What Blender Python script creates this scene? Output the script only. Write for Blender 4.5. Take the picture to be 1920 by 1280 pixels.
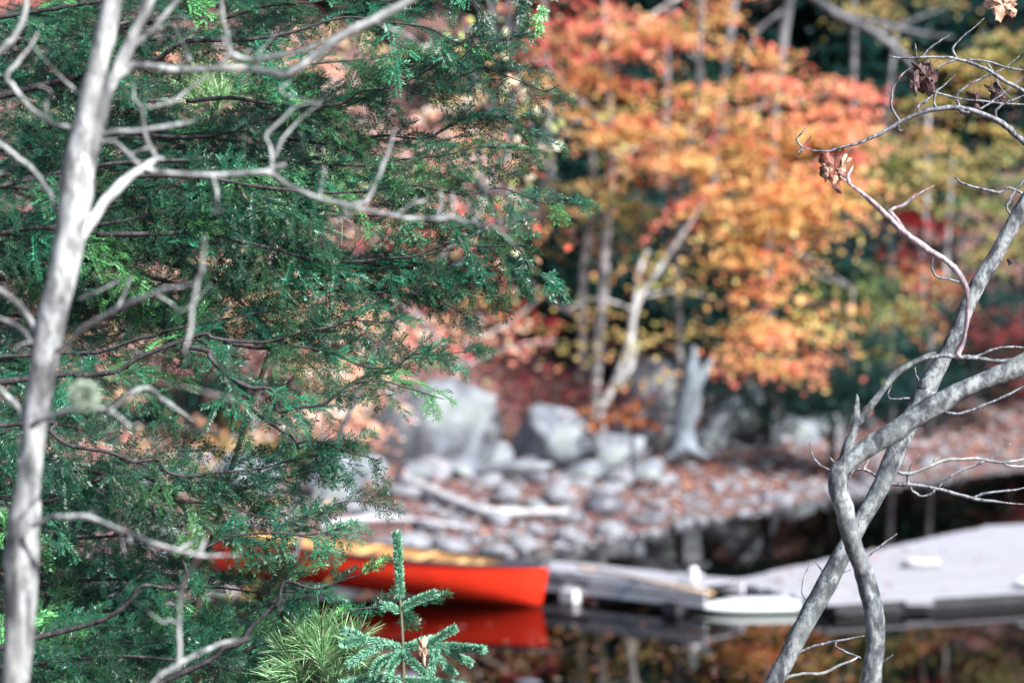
import bpy, math
import numpy as np
from mathutils import Vector, Matrix

# ------------------------------------------------------------------ clearing
for o in list(bpy.data.objects):
    bpy.data.objects.remove(o, do_unlink=True)
S = bpy.context.scene
COL = S.collection

# ------------------------------------------------------------------ camera
FPX = 4800.0                       # focal length in pixels of the 1920 px wide photograph
CAM = np.array([0.0, 0.0, 4.57])
PITCH = math.atan(190.0 / FPX)
cam_d = bpy.data.cameras.new("camera")
cam_d.sensor_width = 36.0
cam_d.sensor_fit = 'HORIZONTAL'
cam_d.lens = 36.0 * FPX / 1920.0
cam_d.clip_start = 0.1
cam_d.clip_end = 1000.0
cam_d.dof.use_dof = True
cam_d.dof.focus_distance = 6.7
cam_d.dof.aperture_fstop = 2.9
cam_d.dof.aperture_blades = 0
cam = bpy.data.objects.new("camera", cam_d)
cam.location = CAM
cam.rotation_euler = (math.pi / 2 - PITCH, 0, 0)
COL.objects.link(cam)
S.camera = cam

# ------------------------------------------------------------------ sky and sun
SUN_EL = math.radians(38)
SUN_AZ = math.radians(133)          # clockwise from +Y : from the right, a little behind the camera
w = bpy.data.worlds.new("World")
S.world = w
w.use_nodes = True
nt = w.node_tree
sky = nt.nodes.new("ShaderNodeTexSky")
sky.sky_type = 'NISHITA'
sky.sun_disc = False
sky.sun_elevation = SUN_EL
sky.sun_rotation = SUN_AZ
bg = nt.nodes["Background"]
bg.inputs["Strength"].default_value = 0.08
nt.links.new(sky.outputs["Color"], bg.inputs["Color"])

sun_d = bpy.data.lights.new("sun", 'SUN')
sun_d.energy = 4.6
sun_d.angle = math.radians(2.0)
sun_d.color = (1.0, 0.99, 0.98)
sun = bpy.data.objects.new("sun", sun_d)
to_sun = Vector((math.sin(SUN_AZ) * math.cos(SUN_EL), math.cos(SUN_AZ) * math.cos(SUN_EL), math.sin(SUN_EL)))
sun.rotation_euler = (-to_sun).to_track_quat('-Z', 'Y').to_euler()
sun.location = (20, -20, 40)
COL.objects.link(sun)

vs = S.view_settings
vs.view_transform = 'Standard'
vs.look = 'None'
vs.exposure = 1.42
vs.gamma = 1.0
vs.use_curve_mapping = False
cy = S.cycles
cy.use_denoising = True
cy.max_bounces = 6
cy.diffuse_bounces = 2
cy.glossy_bounces = 3
cy.transmission_bounces = 3
cy.transparent_max_bounces = 10
cy.caustics_reflective = False
cy.caustics_refractive = False

# ------------------------------------------------------------------ helpers
R = np.random.default_rng(11)
CP, SP = math.cos(PITCH), math.sin(PITCH)
FWD = np.array([0, CP, -SP]); UP = np.array([0, SP, CP]); RGT = np.array([1.0, 0, 0])


def pt(px, py, d):
    """the point of the place seen at a pixel of the photograph, d metres in front of the camera"""
    return CAM + d * (FWD + (px - 960) / FPX * RGT + (640 - py) / FPX * UP)


def on_plane(px, py, z):
    v = FWD + (px - 960) / FPX * RGT + (640 - py) / FPX * UP
    return CAM + v * ((z - CAM[2]) / v[2])


def unit(v):
    return v / (np.linalg.norm(v, axis=-1, keepdims=True) + 1e-12)


def props(o, label=None, cat=None, group=None, kind=None):
    if label: o["label"] = label
    if cat: o["category"] = cat
    if group: o["group"] = group
    if kind: o["kind"] = kind
    return o


def thing(name, label, cat, loc, group=None, rot=None):
    o = bpy.data.objects.new(name, None)
    o.empty_display_size = 0.2
    o.location = tuple(float(c) for c in loc)
    if rot: o.rotation_euler = rot
    COL.objects.link(o)
    return props(o, label, cat, group)


def origin(o):
    p = np.zeros(3)
    while o is not None:
        p = p + np.array(o.location)
        o = o.parent
    return p


def raw_mesh(name, V, F, mat, smooth=True, col=None):
    me = bpy.data.meshes.new(name)
    V = np.asarray(V, dtype=np.float32)
    if isinstance(F, np.ndarray):
        n, k = F.shape
        me.vertices.add(len(V)); me.vertices.foreach_set("co", V.ravel())
        me.loops.add(n * k); me.loops.foreach_set("vertex_index", F.astype(np.int32).ravel())
        me.polygons.add(n)
        me.polygons.foreach_set("loop_start", np.arange(0, n * k, k, dtype=np.int32))
        me.polygons.foreach_set("loop_total", np.full(n, k, dtype=np.int32))
        me.update(calc_edges=True)
    else:
        me.from_pydata(V.tolist(), [], F)
        me.update()
    me.polygons.foreach_set("use_smooth", np.full(len(me.polygons), smooth, dtype=bool))
    if col is not None:
        a = me.color_attributes.new("Col", 'FLOAT_COLOR', 'POINT')
        c = np.ones((len(V), 4), dtype=np.float32); c[:, :3] = col
        a.data.foreach_set("color", c.ravel())
    me.materials.append(mat)
    return me


def part(name, V, F, mat, parent=None, smooth=True, col=None, local=False, kind=None):
    V = np.asarray(V, dtype=np.float64)
    if parent is not None and not local:
        V = V - origin(parent)
    if len(V) == 8 and len(F) == 6: smooth = False
    me = raw_mesh(name, V, F, mat, smooth, col)
    o = bpy.data.objects.new(name, me)
    COL.objects.link(o)
    if parent is not None: o.parent = parent
    if kind: o["kind"] = kind
    return o


class MB:
    """gathers shapes for one mesh"""
    def __init__(self):
        self.v, self.f, self.n = [], [], 0

    def add(self, V, F):
        V = np.asarray(V, dtype=np.float64)
        self.v.append(V)
        self.f += [tuple(int(i) + self.n for i in q) for q in F]
        self.n += len(V)
        return self

    def build(self, name, mat, parent=None, **k):
        return part(name, np.concatenate(self.v), self.f, mat, parent, **k)


def smooth_path(P, per=6):
    """Catmull-Rom through the rows of P (any number of columns)"""
    P = np.asarray(P, dtype=np.float64)
    if len(P) < 3:
        t = np.linspace(0, 1, per + 1)[:, None]
        return P[0] * (1 - t) + P[-1] * t
    A = np.vstack([2 * P[0] - P[1], P, 2 * P[-1] - P[-2]])
    out = []
    for i in range(1, len(A) - 2):
        t = np.linspace(0, 1, per, endpoint=False)[:, None]
        a, b, c, d = A[i - 1], A[i], A[i + 1], A[i + 2]
        out.append(.5 * (2 * b + (c - a) * t + (2 * a - 5 * b + 4 * c - d) * t ** 2 + (3 * b - a - 3 * c + d) * t ** 3))
    out.append(A[-2][None])
    return np.concatenate(out)


def tube(P, r, sides=8, rough=0.0, rng=R):
    P = np.asarray(P, dtype=np.float64); n = len(P)
    r = np.broadcast_to(np.asarray(r, dtype=np.float64), (n,))
    T = unit(np.gradient(P, axis=0))
    ref = np.array([0.13, 0.9, 0.2]); ref = ref / np.linalg.norm(ref)
    N = unit(np.cross(T, ref)); B = np.cross(T, N)
    a = np.linspace(0, 2 * math.pi, sides, endpoint=False)
    rr = r[:, None] * (1 + rough * rng.standard_normal((n, sides)))
    V = P[:, None] + rr[..., None] * (np.cos(a)[None, :, None] * N[:, None] + np.sin(a)[None, :, None] * B[:, None])
    V = V.reshape(-1, 3)
    F = []
    for i in range(n - 1):
        for j in range(sides):
            k = (j + 1) % sides
            F.append((i * sides + j, i * sides + k, (i + 1) * sides + k, (i + 1) * sides + j))
    F.append(tuple(range(sides))[::-1])
    F.append(tuple((n - 1) * sides + j for j in range(sides)))
    return V, F


def tubes_quads(P0, P1, r0, r1, sides=3):
    """many straight twigs at once, all quads"""
    n = len(P0)
    T = unit(P1 - P0)
    ref = np.array([0.3, 0.2, 0.93])
    N = unit(np.cross(T, ref)); B = np.cross(T, N)
    a = np.linspace(0, 2 * math.pi, sides, endpoint=False)
    ring = np.cos(a)[None, :, None] * N[:, None] + np.sin(a)[None, :, None] * B[:, None]
    r0 = np.broadcast_to(r0, (n,)); r1 = np.broadcast_to(r1, (n,))
    A = P0[:, None] + r0[:, None, None] * ring
    C = P1[:, None] + r1[:, None, None] * ring
    V = np.concatenate([A, C], 1).reshape(-1, 3)
    base = (np.arange(n) * 2 * sides)[:, None, None]
    j = np.arange(sides); k = (j + 1) % sides
    q = np.stack([j, k, k + sides, j + sides], 1)[None]
    return V, (base + q).reshape(-1, 4)


def leaf_quads(C, D, N, L, W, mid=.45):
    """kite shaped leaves: base C, direction D, normal N"""
    D = unit(D); Sd = unit(np.cross(N, D))
    L = np.broadcast_to(L, (len(C),))[:, None]; W = np.broadcast_to(W, (len(C),))[:, None]
    V = np.stack([C, C + D * L * mid + Sd * W * .5, C + D * L, C + D * L * mid - Sd * W * .5], 1).reshape(-1, 3)
    F = np.arange(len(C) * 4).reshape(-1, 4)
    return V, F


def box(c, s, ax=None):
    c = np.asarray(c, float); s = np.asarray(s, float) / 2
    v = np.array([[x, y, z] for z in (-1, 1) for y in (-1, 1) for x in (-1, 1)], float) * s
    if ax is not None: v = v @ np.asarray(ax)
    F = [(0, 2, 3, 1), (4, 5, 7, 6), (0, 1, 5, 4), (2, 6, 7, 3), (0, 4, 6, 2), (1, 3, 7, 5)]
    return v + c, F


def ico(level):
    import bmesh
    bm = bmesh.new()
    bmesh.ops.create_icosphere(bm, subdivisions=level, radius=1)
    V = np.array([v.co[:] for v in bm.verts]); F = [tuple(v.index for v in f.verts) for f in bm.faces]
    bm.free()
    return unit(V), np.array(F)


ICO = {k: ico(k) for k in (1, 2, 3, 4)}


def rock_shape(level, rng, planes=10, soft=.12, flat=.75, bumps=.03):
    """an angular weathered stone: a sphere cut by random planes"""
    V, F = ICO[level]
    n = unit(rng.standard_normal((planes, 3))); h = rng.uniform(.55, .95 if planes < 14 else .82, planes)
    dots = V @ n.T
    rad = np.where(dots > .05, h[None] / np.maximum(dots, .05), 9)
    rad = np.minimum(rad.min(1), 1.15 if planes < 14 else 1.35)
    rad = rad * (1 - soft) + .85 * soft
    for s in (2.3, 5.1, 9.7):
        o = rng.uniform(0, 9, 3)
        rad = rad + bumps * (2.3 / s) * np.sin(V[:, 0] * s + o[0]) * np.sin(V[:, 1] * s + o[1]) * np.cos(V[:, 2] * s + o[2])
    P = V * rad[:, None]
    P[:, 2] *= flat
    return P, F


# ------------------------------------------------------------------ materials
def new_mat(name):
    m = bpy.data.materials.new(name); m.use_nodes = True
    t = m.node_tree
    return m, t, t.nodes["Principled BSDF"]


def noise(t, scale, detail=4, rough=.55, vec=None, dist=0):
    n = t.nodes.new("ShaderNodeTexNoise")
    n.inputs["Scale"].default_value = scale; n.inputs["Detail"].default_value = detail
    n.inputs["Roughness"].default_value = rough; n.inputs["Distortion"].default_value = dist
    if vec is not None: t.links.new(vec, n.inputs["Vector"])
    return n


def ramp(t, fac, stops):
    r = t.nodes.new("ShaderNodeValToRGB")
    e = r.color_ramp.elements
    while len(e) > 1: e.remove(e[-1])
    e[0].position = stops[0][0]; e[0].color = (*stops[0][1], 1)
    for p, c in stops[1:]:
        x = e.new(p); x.color = (*c, 1)
    t.links.new(fac, r.inputs["Fac"])
    return r


def mix(t, fac, a, b, typ='MIX'):
    m = t.nodes.new("ShaderNodeMix"); m.data_type = 'RGBA'; m.blend_type = typ
    if isinstance(fac, float): m.inputs[0].default_value = fac
    else: t.links.new(fac, m.inputs[0])
    for i, c in ((6, a), (7, b)):
        if isinstance(c, tuple): m.inputs[i].default_value = (*c, 1)
        else: t.links.new(c, m.inputs[i])
    return m.outputs[2]


def bump(t, h, bsdf, strength=.4, dist=.01):
    b = t.nodes.new("ShaderNodeBump")
    b.inputs["Strength"].default_value = strength; b.inputs["Distance"].default_value = dist
    t.links.new(h, b.inputs["Height"]); t.links.new(b.outputs[0], bsdf.inputs["Normal"])


def objvec(t, scale=(1, 1, 1)):
    c = t.nodes.new("ShaderNodeTexCoord"); m = t.nodes.new("ShaderNodeMapping")
    m.inputs["Scale"].default_value = scale
    t.links.new(c.outputs["Object"], m.inputs["Vector"])
    return m.outputs[0]


def bark_mat(name, dark, mid, light, scale=1.0, rough=.8, stretch=.35, lichen=None):
    m, t, b = new_mat(name)
    v = objvec(t, (1, 1, stretch))
    n1 = noise(t, 38 * scale, 5, .6, v, .3)
    n2 = noise(t, 120 * scale, 3, .6, v)
    n3 = noise(t, 9 * scale, 3, .5, objvec(t))
    c = ramp(t, n1.outputs[0], [(.37, dark), (.48, mid), (.61, light)]).outputs[0]
    c = mix(t, ramp(t, n2.outputs[0], [(.5, (0, 0, 0)), (.6, (.6, .6, .6))]).outputs[0], c, dark)
    c2 = mix(t, ramp(t, n3.outputs[0], [(.5, (0, 0, 0)), (.62, (.45, .45, .45))]).outputs[0], c, lichen or light)
    t.links.new(c2, b.inputs["Base Color"])
    b.inputs["Roughness"].default_value = rough
    bump(t, n1.outputs[0], b, .8, .006)
    return m


def leaf_mat(name, translucency=.35, rough=.5, spec=.35):
    m, t, b = new_mat(name)
    a = t.nodes.new("ShaderNodeAttribute"); a.attribute_name = "Col"
    t.links.new(a.outputs["Color"], b.inputs["Base Color"])
    b.inputs["Roughness"].default_value = rough
    b.inputs["Specular IOR Level"].default_value = spec
    tr = t.nodes.new("ShaderNodeBsdfTranslucent")
    t.links.new(a.outputs["Color"], tr.inputs["Color"])
    mx = t.nodes.new("ShaderNodeMixShader"); mx.inputs[0].default_value = translucency
    t.links.new(b.outputs[0], mx.inputs[1]); t.links.new(tr.outputs[0], mx.inputs[2])
    t.links.new(mx.outputs[0], t.nodes["Material Output"].inputs["Surface"])
    return m


def plain(name, c, rough=.6, var=.25, scale=14, spec=.5, bumps=.15, stretch=(1, 1, 1)):
    m, t, b = new_mat(name)
    n = noise(t, scale, 5, .6, objvec(t, stretch))
    lo = tuple(x * (1 - var) for x in c); hi = tuple(min(x * (1 + var), .95) for x in c)
    t.links.new(ramp(t, n.outputs[0], [(.3, lo), (.7, hi)]).outputs[0], b.inputs["Base Color"])
    b.inputs["Roughness"].default_value = rough
    b.inputs["Specular IOR Level"].default_value = spec
    if bumps: bump(t, n.outputs[0], b, bumps, .006)
    return m


M = {}
M['pale_bark'] = bark_mat("pale_bark", (.045, .047, .05), (.2, .205, .205), (.42, .43, .425), .5, .75, .4, (.3, .31, .29))
M['white_bark'] = bark_mat("bleached_branch", (.3, .3, .32), (.6, .6, .62), (.78, .78, .8), .5, .7, .3, (.66, .66, .68))
M['grey_bark'] = bark_mat("grey_bark", (.025, .028, .034), (.1, .11, .118), (.26, .28, .28), .85, .8, .6, (.15, .17, .165))
M['twig_bark'] = bark_mat("twig_bark", (.025, .026, .034), (.07, .072, .085), (.24, .25, .27), 2.4, .5, .3)
M['pink_bark'] = bark_mat("pink_bark", (.12, .09, .1), (.27, .2, .22), (.45, .38, .4), 1.5, .6, .3)
M['dark_bark'] = bark_mat("dark_bark", (.012, .01, .012), (.03, .026, .028), (.07, .062, .065), 1.2, .85, .5)
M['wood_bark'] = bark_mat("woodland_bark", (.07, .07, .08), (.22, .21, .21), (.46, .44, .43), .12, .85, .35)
M['dim_bark'] = bark_mat("shaded_woodland_bark", (.03, .032, .04), (.085, .085, .095), (.17, .17, .18), .12, .85, .35)  # darker copy of the woodland bark, shade put into its colour
M['birch_bark'] = bark_mat("birch_bark", (.12, .12, .13), (.34, .33, .33), (.6, .58, .56), .1, .8, .8)
M['needle'] = leaf_mat("hemlock_needles", .12, .42, .45)
M['leaf'] = leaf_mat("autumn_leaves", .48, .55, .3)
M['litter'] = leaf_mat("fallen_leaves", .1, .7, .3)
M['dead_leaf'] = plain("dry_brown_leaf", (.06, .028, .026), .6, .7, 90)
M['dead_leaf_tan'] = plain("dry_tan_leaf", (.42, .25, .17), .6, .5, 70)
M['dead_leaf_red'] = plain("dry_rust_leaf", (.17, .05, .03), .6, .75, 60)
M['canoe_red'] = plain("red_hull", (.88, .04, .014), .38, .08, 5, .5, 0)
t = M['canoe_red'].node_tree; b = t.nodes["Principled BSDF"]; lk = b.inputs["Base Color"].links[0].from_socket
sc_ = noise(t, 3.5, 6, .7, objvec(t, (.35, 1, 6)))
c = mix(t, ramp(t, sc_.outputs[0], [(.6, (0, 0, 0)), (.72, (.35, .35, .35))]).outputs[0], lk, (.7, .2, .15))
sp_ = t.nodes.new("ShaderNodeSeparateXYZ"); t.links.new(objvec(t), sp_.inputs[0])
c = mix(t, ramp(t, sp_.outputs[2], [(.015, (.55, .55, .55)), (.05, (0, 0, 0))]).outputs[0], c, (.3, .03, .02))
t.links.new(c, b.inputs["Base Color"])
t.links.new(ramp(t, sc_.outputs[0], [(.4, (.3, .3, .3)), (.7, (.55, .55, .55))]).outputs[0], b.inputs["Roughness"])
M['canoe_tan'] = plain("tan_hull_lining", (.62, .36, .15), .6, .15, 6, .4, 0)
M['black'] = plain("black_vinyl", (.05, .053, .065), .24, .2, 20, .8, 0)
M['ash_wood'] = plain("varnished_ash", (.72, .48, .2), .4, .2, 12, .5, .1, (1, 8, 8))
M['paddle_wood'] = plain("paddle_wood", (.7, .45, .24), .45, .2, 10, .5, .1)
M['deck_wood'] = plain("weathered_deck_boards", (.3, .305, .34), .7, .35, 5, .4, .25, (1, 9, 9))
t = M['deck_wood'].node_tree; b = t.nodes["Principled BSDF"]
oi = t.nodes.new("ShaderNodeObjectInfo"); lk = b.inputs["Base Color"].links[0].from_socket
t.links.new(mix(t, ramp(t, oi.outputs["Random"], [(0, (.0, .0, .0)), (1, (.85, .85, .85))]).outputs[0], lk, (.26, .25, .27)), b.inputs["Base Color"])
M['deck_side'] = plain("weathered_dock_timber", (.55, .53, .55), .8, .4, 6, .3, .3, (1, 5, 5))
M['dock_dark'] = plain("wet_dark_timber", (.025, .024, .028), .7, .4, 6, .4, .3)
M['white'] = plain("white_gelcoat", (.78, .84, .82), .3, .04, 4, .5, 0)
M['white_post'] = plain("white_plastic", (.7, .68, .7), .45, .1, 14, .4, 0)
M['cream'] = plain("cream_foam", (.46, .43, .4), .75, .1, 12, .3, .2)
M['snag'] = plain("bleached_dead_wood", (.15, .172, .195), .9, .75, 9, .3, .9, (1, 1, .12))
M['drift'] = plain("bleached_driftwood", (.38, .37, .38), .8, .25, 5, .3, .4)
M['lichen'] = plain("grey_green_lichen", (.36, .42, .33), .95, .25, 80, .1, 0)
M['shoot'] = plain("green_shoot_bark", (.1, .09, .05), .7, .3, 60)

# rock
m, t, b = new_mat("lichened_rock")
v = objvec(t)
n1 = noise(t, 1.7, 7, .62, v, .4); n2 = noise(t, 14, 5, .65, v); n3 = noise(t, .9, 3, .5, v)
c = ramp(t, n1.outputs[0], [(.36, (.035, .04, .055)), (.5, (.16, .18, .215)), (.66, (.33, .355, .39))]).outputs[0]
c = mix(t, ramp(t, n2.outputs[0], [(.42, (0, 0, 0)), (.7, (.6, .6, .6))]).outputs[0], c, (.2, .21, .22))
c = mix(t, ramp(t, n3.outputs[0], [(.55, (0, 0, 0)), (.68, (.5, .5, .5))]).outputs[0], c, (.13, .16, .11))
t.links.new(c, b.inputs["Base Color"]); b.inputs["Roughness"].default_value = .85
bump(t, n2.outputs[0], b, .6, .03)
M['rock'] = m
M['stone'] = plain("beach_stone", (.185, .188, .205), .8, .6, 4, .4, .3)
M['dark_stone'] = plain("dark_wet_stone", (.1, .1, .12), .45, .45, 4, .5, .3)

# forest floor, beach and lake bed
m, t, b = new_mat("leaf_strewn_ground")
v = objvec(t)
n1 = noise(t, 1.1, 6, .65, v, .5); n2 = noise(t, 9, 5, .7, v); n3 = noise(t, .25, 3, .5, v)
vo = t.nodes.new("ShaderNodeTexVoronoi"); vo.inputs["Scale"].default_value = 7
t.links.new(v, vo.inputs["Vector"])
c = ramp(t, n2.outputs[0], [(.3, (.03, .022, .024)), (.48, (.11, .055, .05)), (.6, (.2, .1, .085)), (.74, (.3, .26, .26))]).outputs[0]
c = mix(t, ramp(t, n1.outputs[0], [(.45, (0, 0, 0)), (.7, (.7, .7, .7))]).outputs[0], c, (.06, .045, .045))
c = mix(t, .22, c, vo.outputs["Color"], 'SOFT_LIGHT')
t.links.new(c, b.inputs["Base Color"]); b.inputs["Roughness"].default_value = .9
bump(t, n2.outputs[0], b, .8, .05)
M['ground'] = m

# lake water
m, t, b = new_mat("calm_brown_water")
t.nodes.remove(b)
gl = t.nodes.new("ShaderNodeBsdfGlossy"); gl.inputs["Roughness"].default_value = .02; gl.inputs["Color"].default_value = (.66, .65, .64, 1)
tp = t.nodes.new("ShaderNodeBsdfTransparent"); tp.inputs["Color"].default_value = (.34, .27, .2, 1)
fr = t.nodes.new("ShaderNodeFresnel"); fr.inputs["IOR"].default_value = 1.34
mx = t.nodes.new("ShaderNodeMixShader")
v = objvec(t, (1, .6, 1)); n1 = noise(t, 1.6, 3, .5, v, .3)
bp = t.nodes.new("ShaderNodeBump"); bp.inputs["Strength"].default_value = .05; bp.inputs["Distance"].default_value = .02
t.links.new(n1.outputs[0], bp.inputs["Height"])
t.links.new(bp.outputs[0], gl.inputs["Normal"])
t.links.new(fr.outputs[0], mx.inputs[0]); t.links.new(tp.outputs[0], mx.inputs[1]); t.links.new(gl.outputs[0], mx.inputs[2])
t.links.new(mx.outputs[0], t.nodes["Material Output"].inputs["Surface"])
M['water'] = m


def tint(rng, pal, n, jit=.18):
    cs = np.array([p[0] for p in pal]); ws = np.array([p[1] for p in pal], float)
    i = rng.choice(len(cs), n, p=ws / ws.sum())
    return np.clip(cs[i] * (1 + jit * rng.standard_normal((n, 1))), .004, .95)


CORAL = [((.88, .25, .19), 4), ((.86, .15, .15), 2), ((.9, .38, .22), 4), ((.86, .55, .28), 3), ((.45, .38, .12), 1)]
AMBER = [((.86, .48, .18), 4), ((.84, .6, .25), 4), ((.9, .36, .19), 3), ((.82, .2, .15), .8), ((.5, .46, .14), 2)]
ORANGE = [((.86, .34, .15), 4), ((.84, .48, .2), 4), ((.74, .2, .14), 1.2), ((.46, .4, .12), 1.6)]
GOLD = [((.6, .43, .17), 3), ((.5, .4, .14), 3), ((.28, .29, .08), 2), ((.7, .34, .15), 1.4)]
YGREEN = [((.36, .36, .12), 3), ((.17, .25, .09), 3), ((.6, .47, .2), 2.4), ((.66, .32, .15), 1)]
OLIVE = [((.09, .14, .04), 4), ((.16, .19, .05), 3), ((.3, .26, .07), 1), ((.5, .2, .06), .5)]
RED = [((.55, .04, .05), 4), ((.68, .1, .06), 2), ((.4, .02, .04), 2)]
DKRED = [((.22, .03, .04), 4), ((.3, .06, .06), 2), ((.12, .05, .04), 2), ((.1, .09, .05), 1)]
PINK = [((.8, .22, .2), 3), ((.82, .36, .26), 4), ((.64, .1, .12), 1.5), ((.8, .58, .42), 2), ((.5, .42, .2), 1)]
SALMON = [((.86, .44, .34), 4), ((.84, .28, .22), 2.4), ((.86, .6, .42), 3), ((.8, .74, .68), 3), ((.74, .62, .25), 2), ((.4, .45, .2), 1)]
CREAM = [((.75, .68, .48), 3), ((.4, .46, .16), 3), ((.78, .45, .25), 2), ((.6, .12, .07), 1.4), ((.75, .72, .62), 1)]
TEAL = [((.008, .038, .04), 4), ((.012, .06, .052), 3), ((.025, .085, .05), 1)]  # evergreen greens with the navy tint of shadow mixed in
RUST = [((.4, .14, .04), 4), ((.3, .1, .05), 2)]
HEMLOCK = [((.004, .055, .03), 5), ((.009, .09, .044), 4), ((.045, .16, .045), 1.8), ((.25, .26, .07), .2), ((.03, .14, .065), .9)]

# ------------------------------------------------------------------ ground
SHX = np.array([-60, -14, -9, -7, -5, -3.5, -2.6, -.8, .7, 1.9, 3.0, 4.2, 5.7, 7.5, 10.2, 14, 20, 60])
SHY = np.array([6, 16, 23, 27, 31, 33.4, 34.6, 36.6, 37.8, 39.6, 41.6, 43.3, 45.6, 48, 51, 54, 57, 66])


HLX = np.array([-60, -14, -8, -3, 0, 1.9, 3, 4.2, 5.7, 7.5, 10.2, 14, 20, 60])
HLY = np.array([26, 39, 45, 45.6, 46.2, 48, 49.8, 51.5, 53.8, 56.2, 59, 62, 65, 74])


def shore_y(x):
    return np.interp(x, SHX, SHY)


def height(x, y):
    x = np.asarray(x, float); y = np.asarray(y, float)
    s = y - shore_y(x)
    wob = .06 * np.sin(x * 1.7 + y * .6) + .05 * np.sin(y * 2.1 - x * .9) + .09 * np.sin(x * .53 + 1) * np.sin(y * .41)
    beach = np.where(s > 0, .085 * s, .085 * s)
    up = np.maximum(y - np.interp(x, HLX, HLY), 0)
    hill = .6 * up * up / (up + 2.2)
    z = beach + hill + wob * np.clip(np.abs(s) / 3, 0, 1) * np.clip(.35 + up * .35, 0, 3)
    z = np.maximum(z, -1.0 + .04 * wob)
    nb = 25.0 + .4 * np.sin(x * .8) - y
    near = np.where(nb > 0, np.minimum(.15 * nb, 2.8 + .02 * nb), .09 * nb)
    near = near + .04 * np.sin(x * 2.3 + y) * np.clip(np.abs(nb), 0, 1)
    return np.maximum(z, np.maximum(near, -1.0 + .04 * wob))


xs = np.concatenate([np.linspace(-90, -14, 50, endpoint=False), np.linspace(-14, 16, 170, endpoint=False), np.linspace(16, 90, 50)])
ys = np.concatenate([np.linspace(-60, 4, 30, endpoint=False), np.linspace(4, 62, 260, endpoint=False), np.linspace(62, 150, 60)])
X, Y = np.meshgrid(xs, ys, indexing='xy')
Z = height(X, Y)
V = np.stack([X, Y, Z], -1).reshape(-1, 3)
nx, ny = len(xs), len(ys)
i = (np.arange(ny - 1)[:, None] * nx + np.arange(nx - 1)[None]).ravel()
F = np.stack([i, i + 1, i + nx + 1, i + nx], 1)
props(part("ground", V, F, M['ground']), kind='structure')
props(part("lake_water", [(-60, 8, 0), (90, 8, 0), (90, 72, 0), (-60, 72, 0)], [(0, 1, 2, 3)], M['water']), kind='structure')


def gp(x, y, dz=0.0):
    return np.array([x, y, float(height(x, y)) + dz])


def on_ground(px, py):
    """march the view ray to the ground"""
    v = FWD + (px - 960) / FPX * RGT + (640 - py) / FPX * UP
    d = np.arange(26.0, 110.0, .05)
    P = CAM + v * d[:, None]
    hit = np.nonzero(P[:, 2] <= height(P[:, 0], P[:, 1]))[0]
    k = hit[0] if len(hit) else -1
    return P[k]


# ------------------------------------------------------------------ stuff on the far beach and hill
rng = np.random.default_rng(5)
n = 34000
x = rng.uniform(-12, 13, n); s = rng.uniform(.12, 1, n) ** 1.3 * 20; y = shore_y(x) + s + .2 * rng.standard_normal(n)
kp = rng.random(n) < np.where((x < 2.2) & (y < np.interp(x, HLX, HLY)), .42, 1.0); x, y = x[kp], y[kp]; n = len(x)
C = np.stack([x, y, height(x, y) + .02 + .03 * rng.random(n)], 1)
D = rng.standard_normal((n, 3)) * [1, 1, .25]; N = unit(rng.standard_normal((n, 3)) * .35 + [0, -.15, 1])
V, F = leaf_quads(C, D, N, rng.uniform(.06, .13, n), rng.uniform(.05, .1, n))
LIT = [((.34, .12, .1), 4), ((.22, .08, .07), 4), ((.42, .22, .17), 2), ((.44, .34, .28), 1.4), ((.1, .05, .045), 4), ((.45, .2, .07), 1)]
props(part("fallen_leaves", V, F, M['litter'], col=np.repeat(tint(rng, LIT, n), 4, 0), smooth=False),
      "red and brown fallen leaves strewn over the far beach", "leaf litter", kind='stuff')

n = 2600
Vs, Fs = [], []
x = rng.uniform(-7, 13, n); y = shore_y(x) + rng.uniform(-.7, 10, n); z = height(x, y)
bv, bf = ICO[1]
for k in range(n):
    r = rng.uniform(.03, .085)
    V1 = bv * r * rng.uniform(.6, 1.3, 3) * [1.2, 1, .7] + [x[k], y[k], z[k] + r * .3]
    Vs.append(V1); Fs.append(bf + k * len(bv))
props(part("beach_pebbles", np.concatenate(Vs), np.concatenate(Fs), M['stone']),
      "small pale pebbles between the larger beach stones", "pebbles", kind='stuff')

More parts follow.
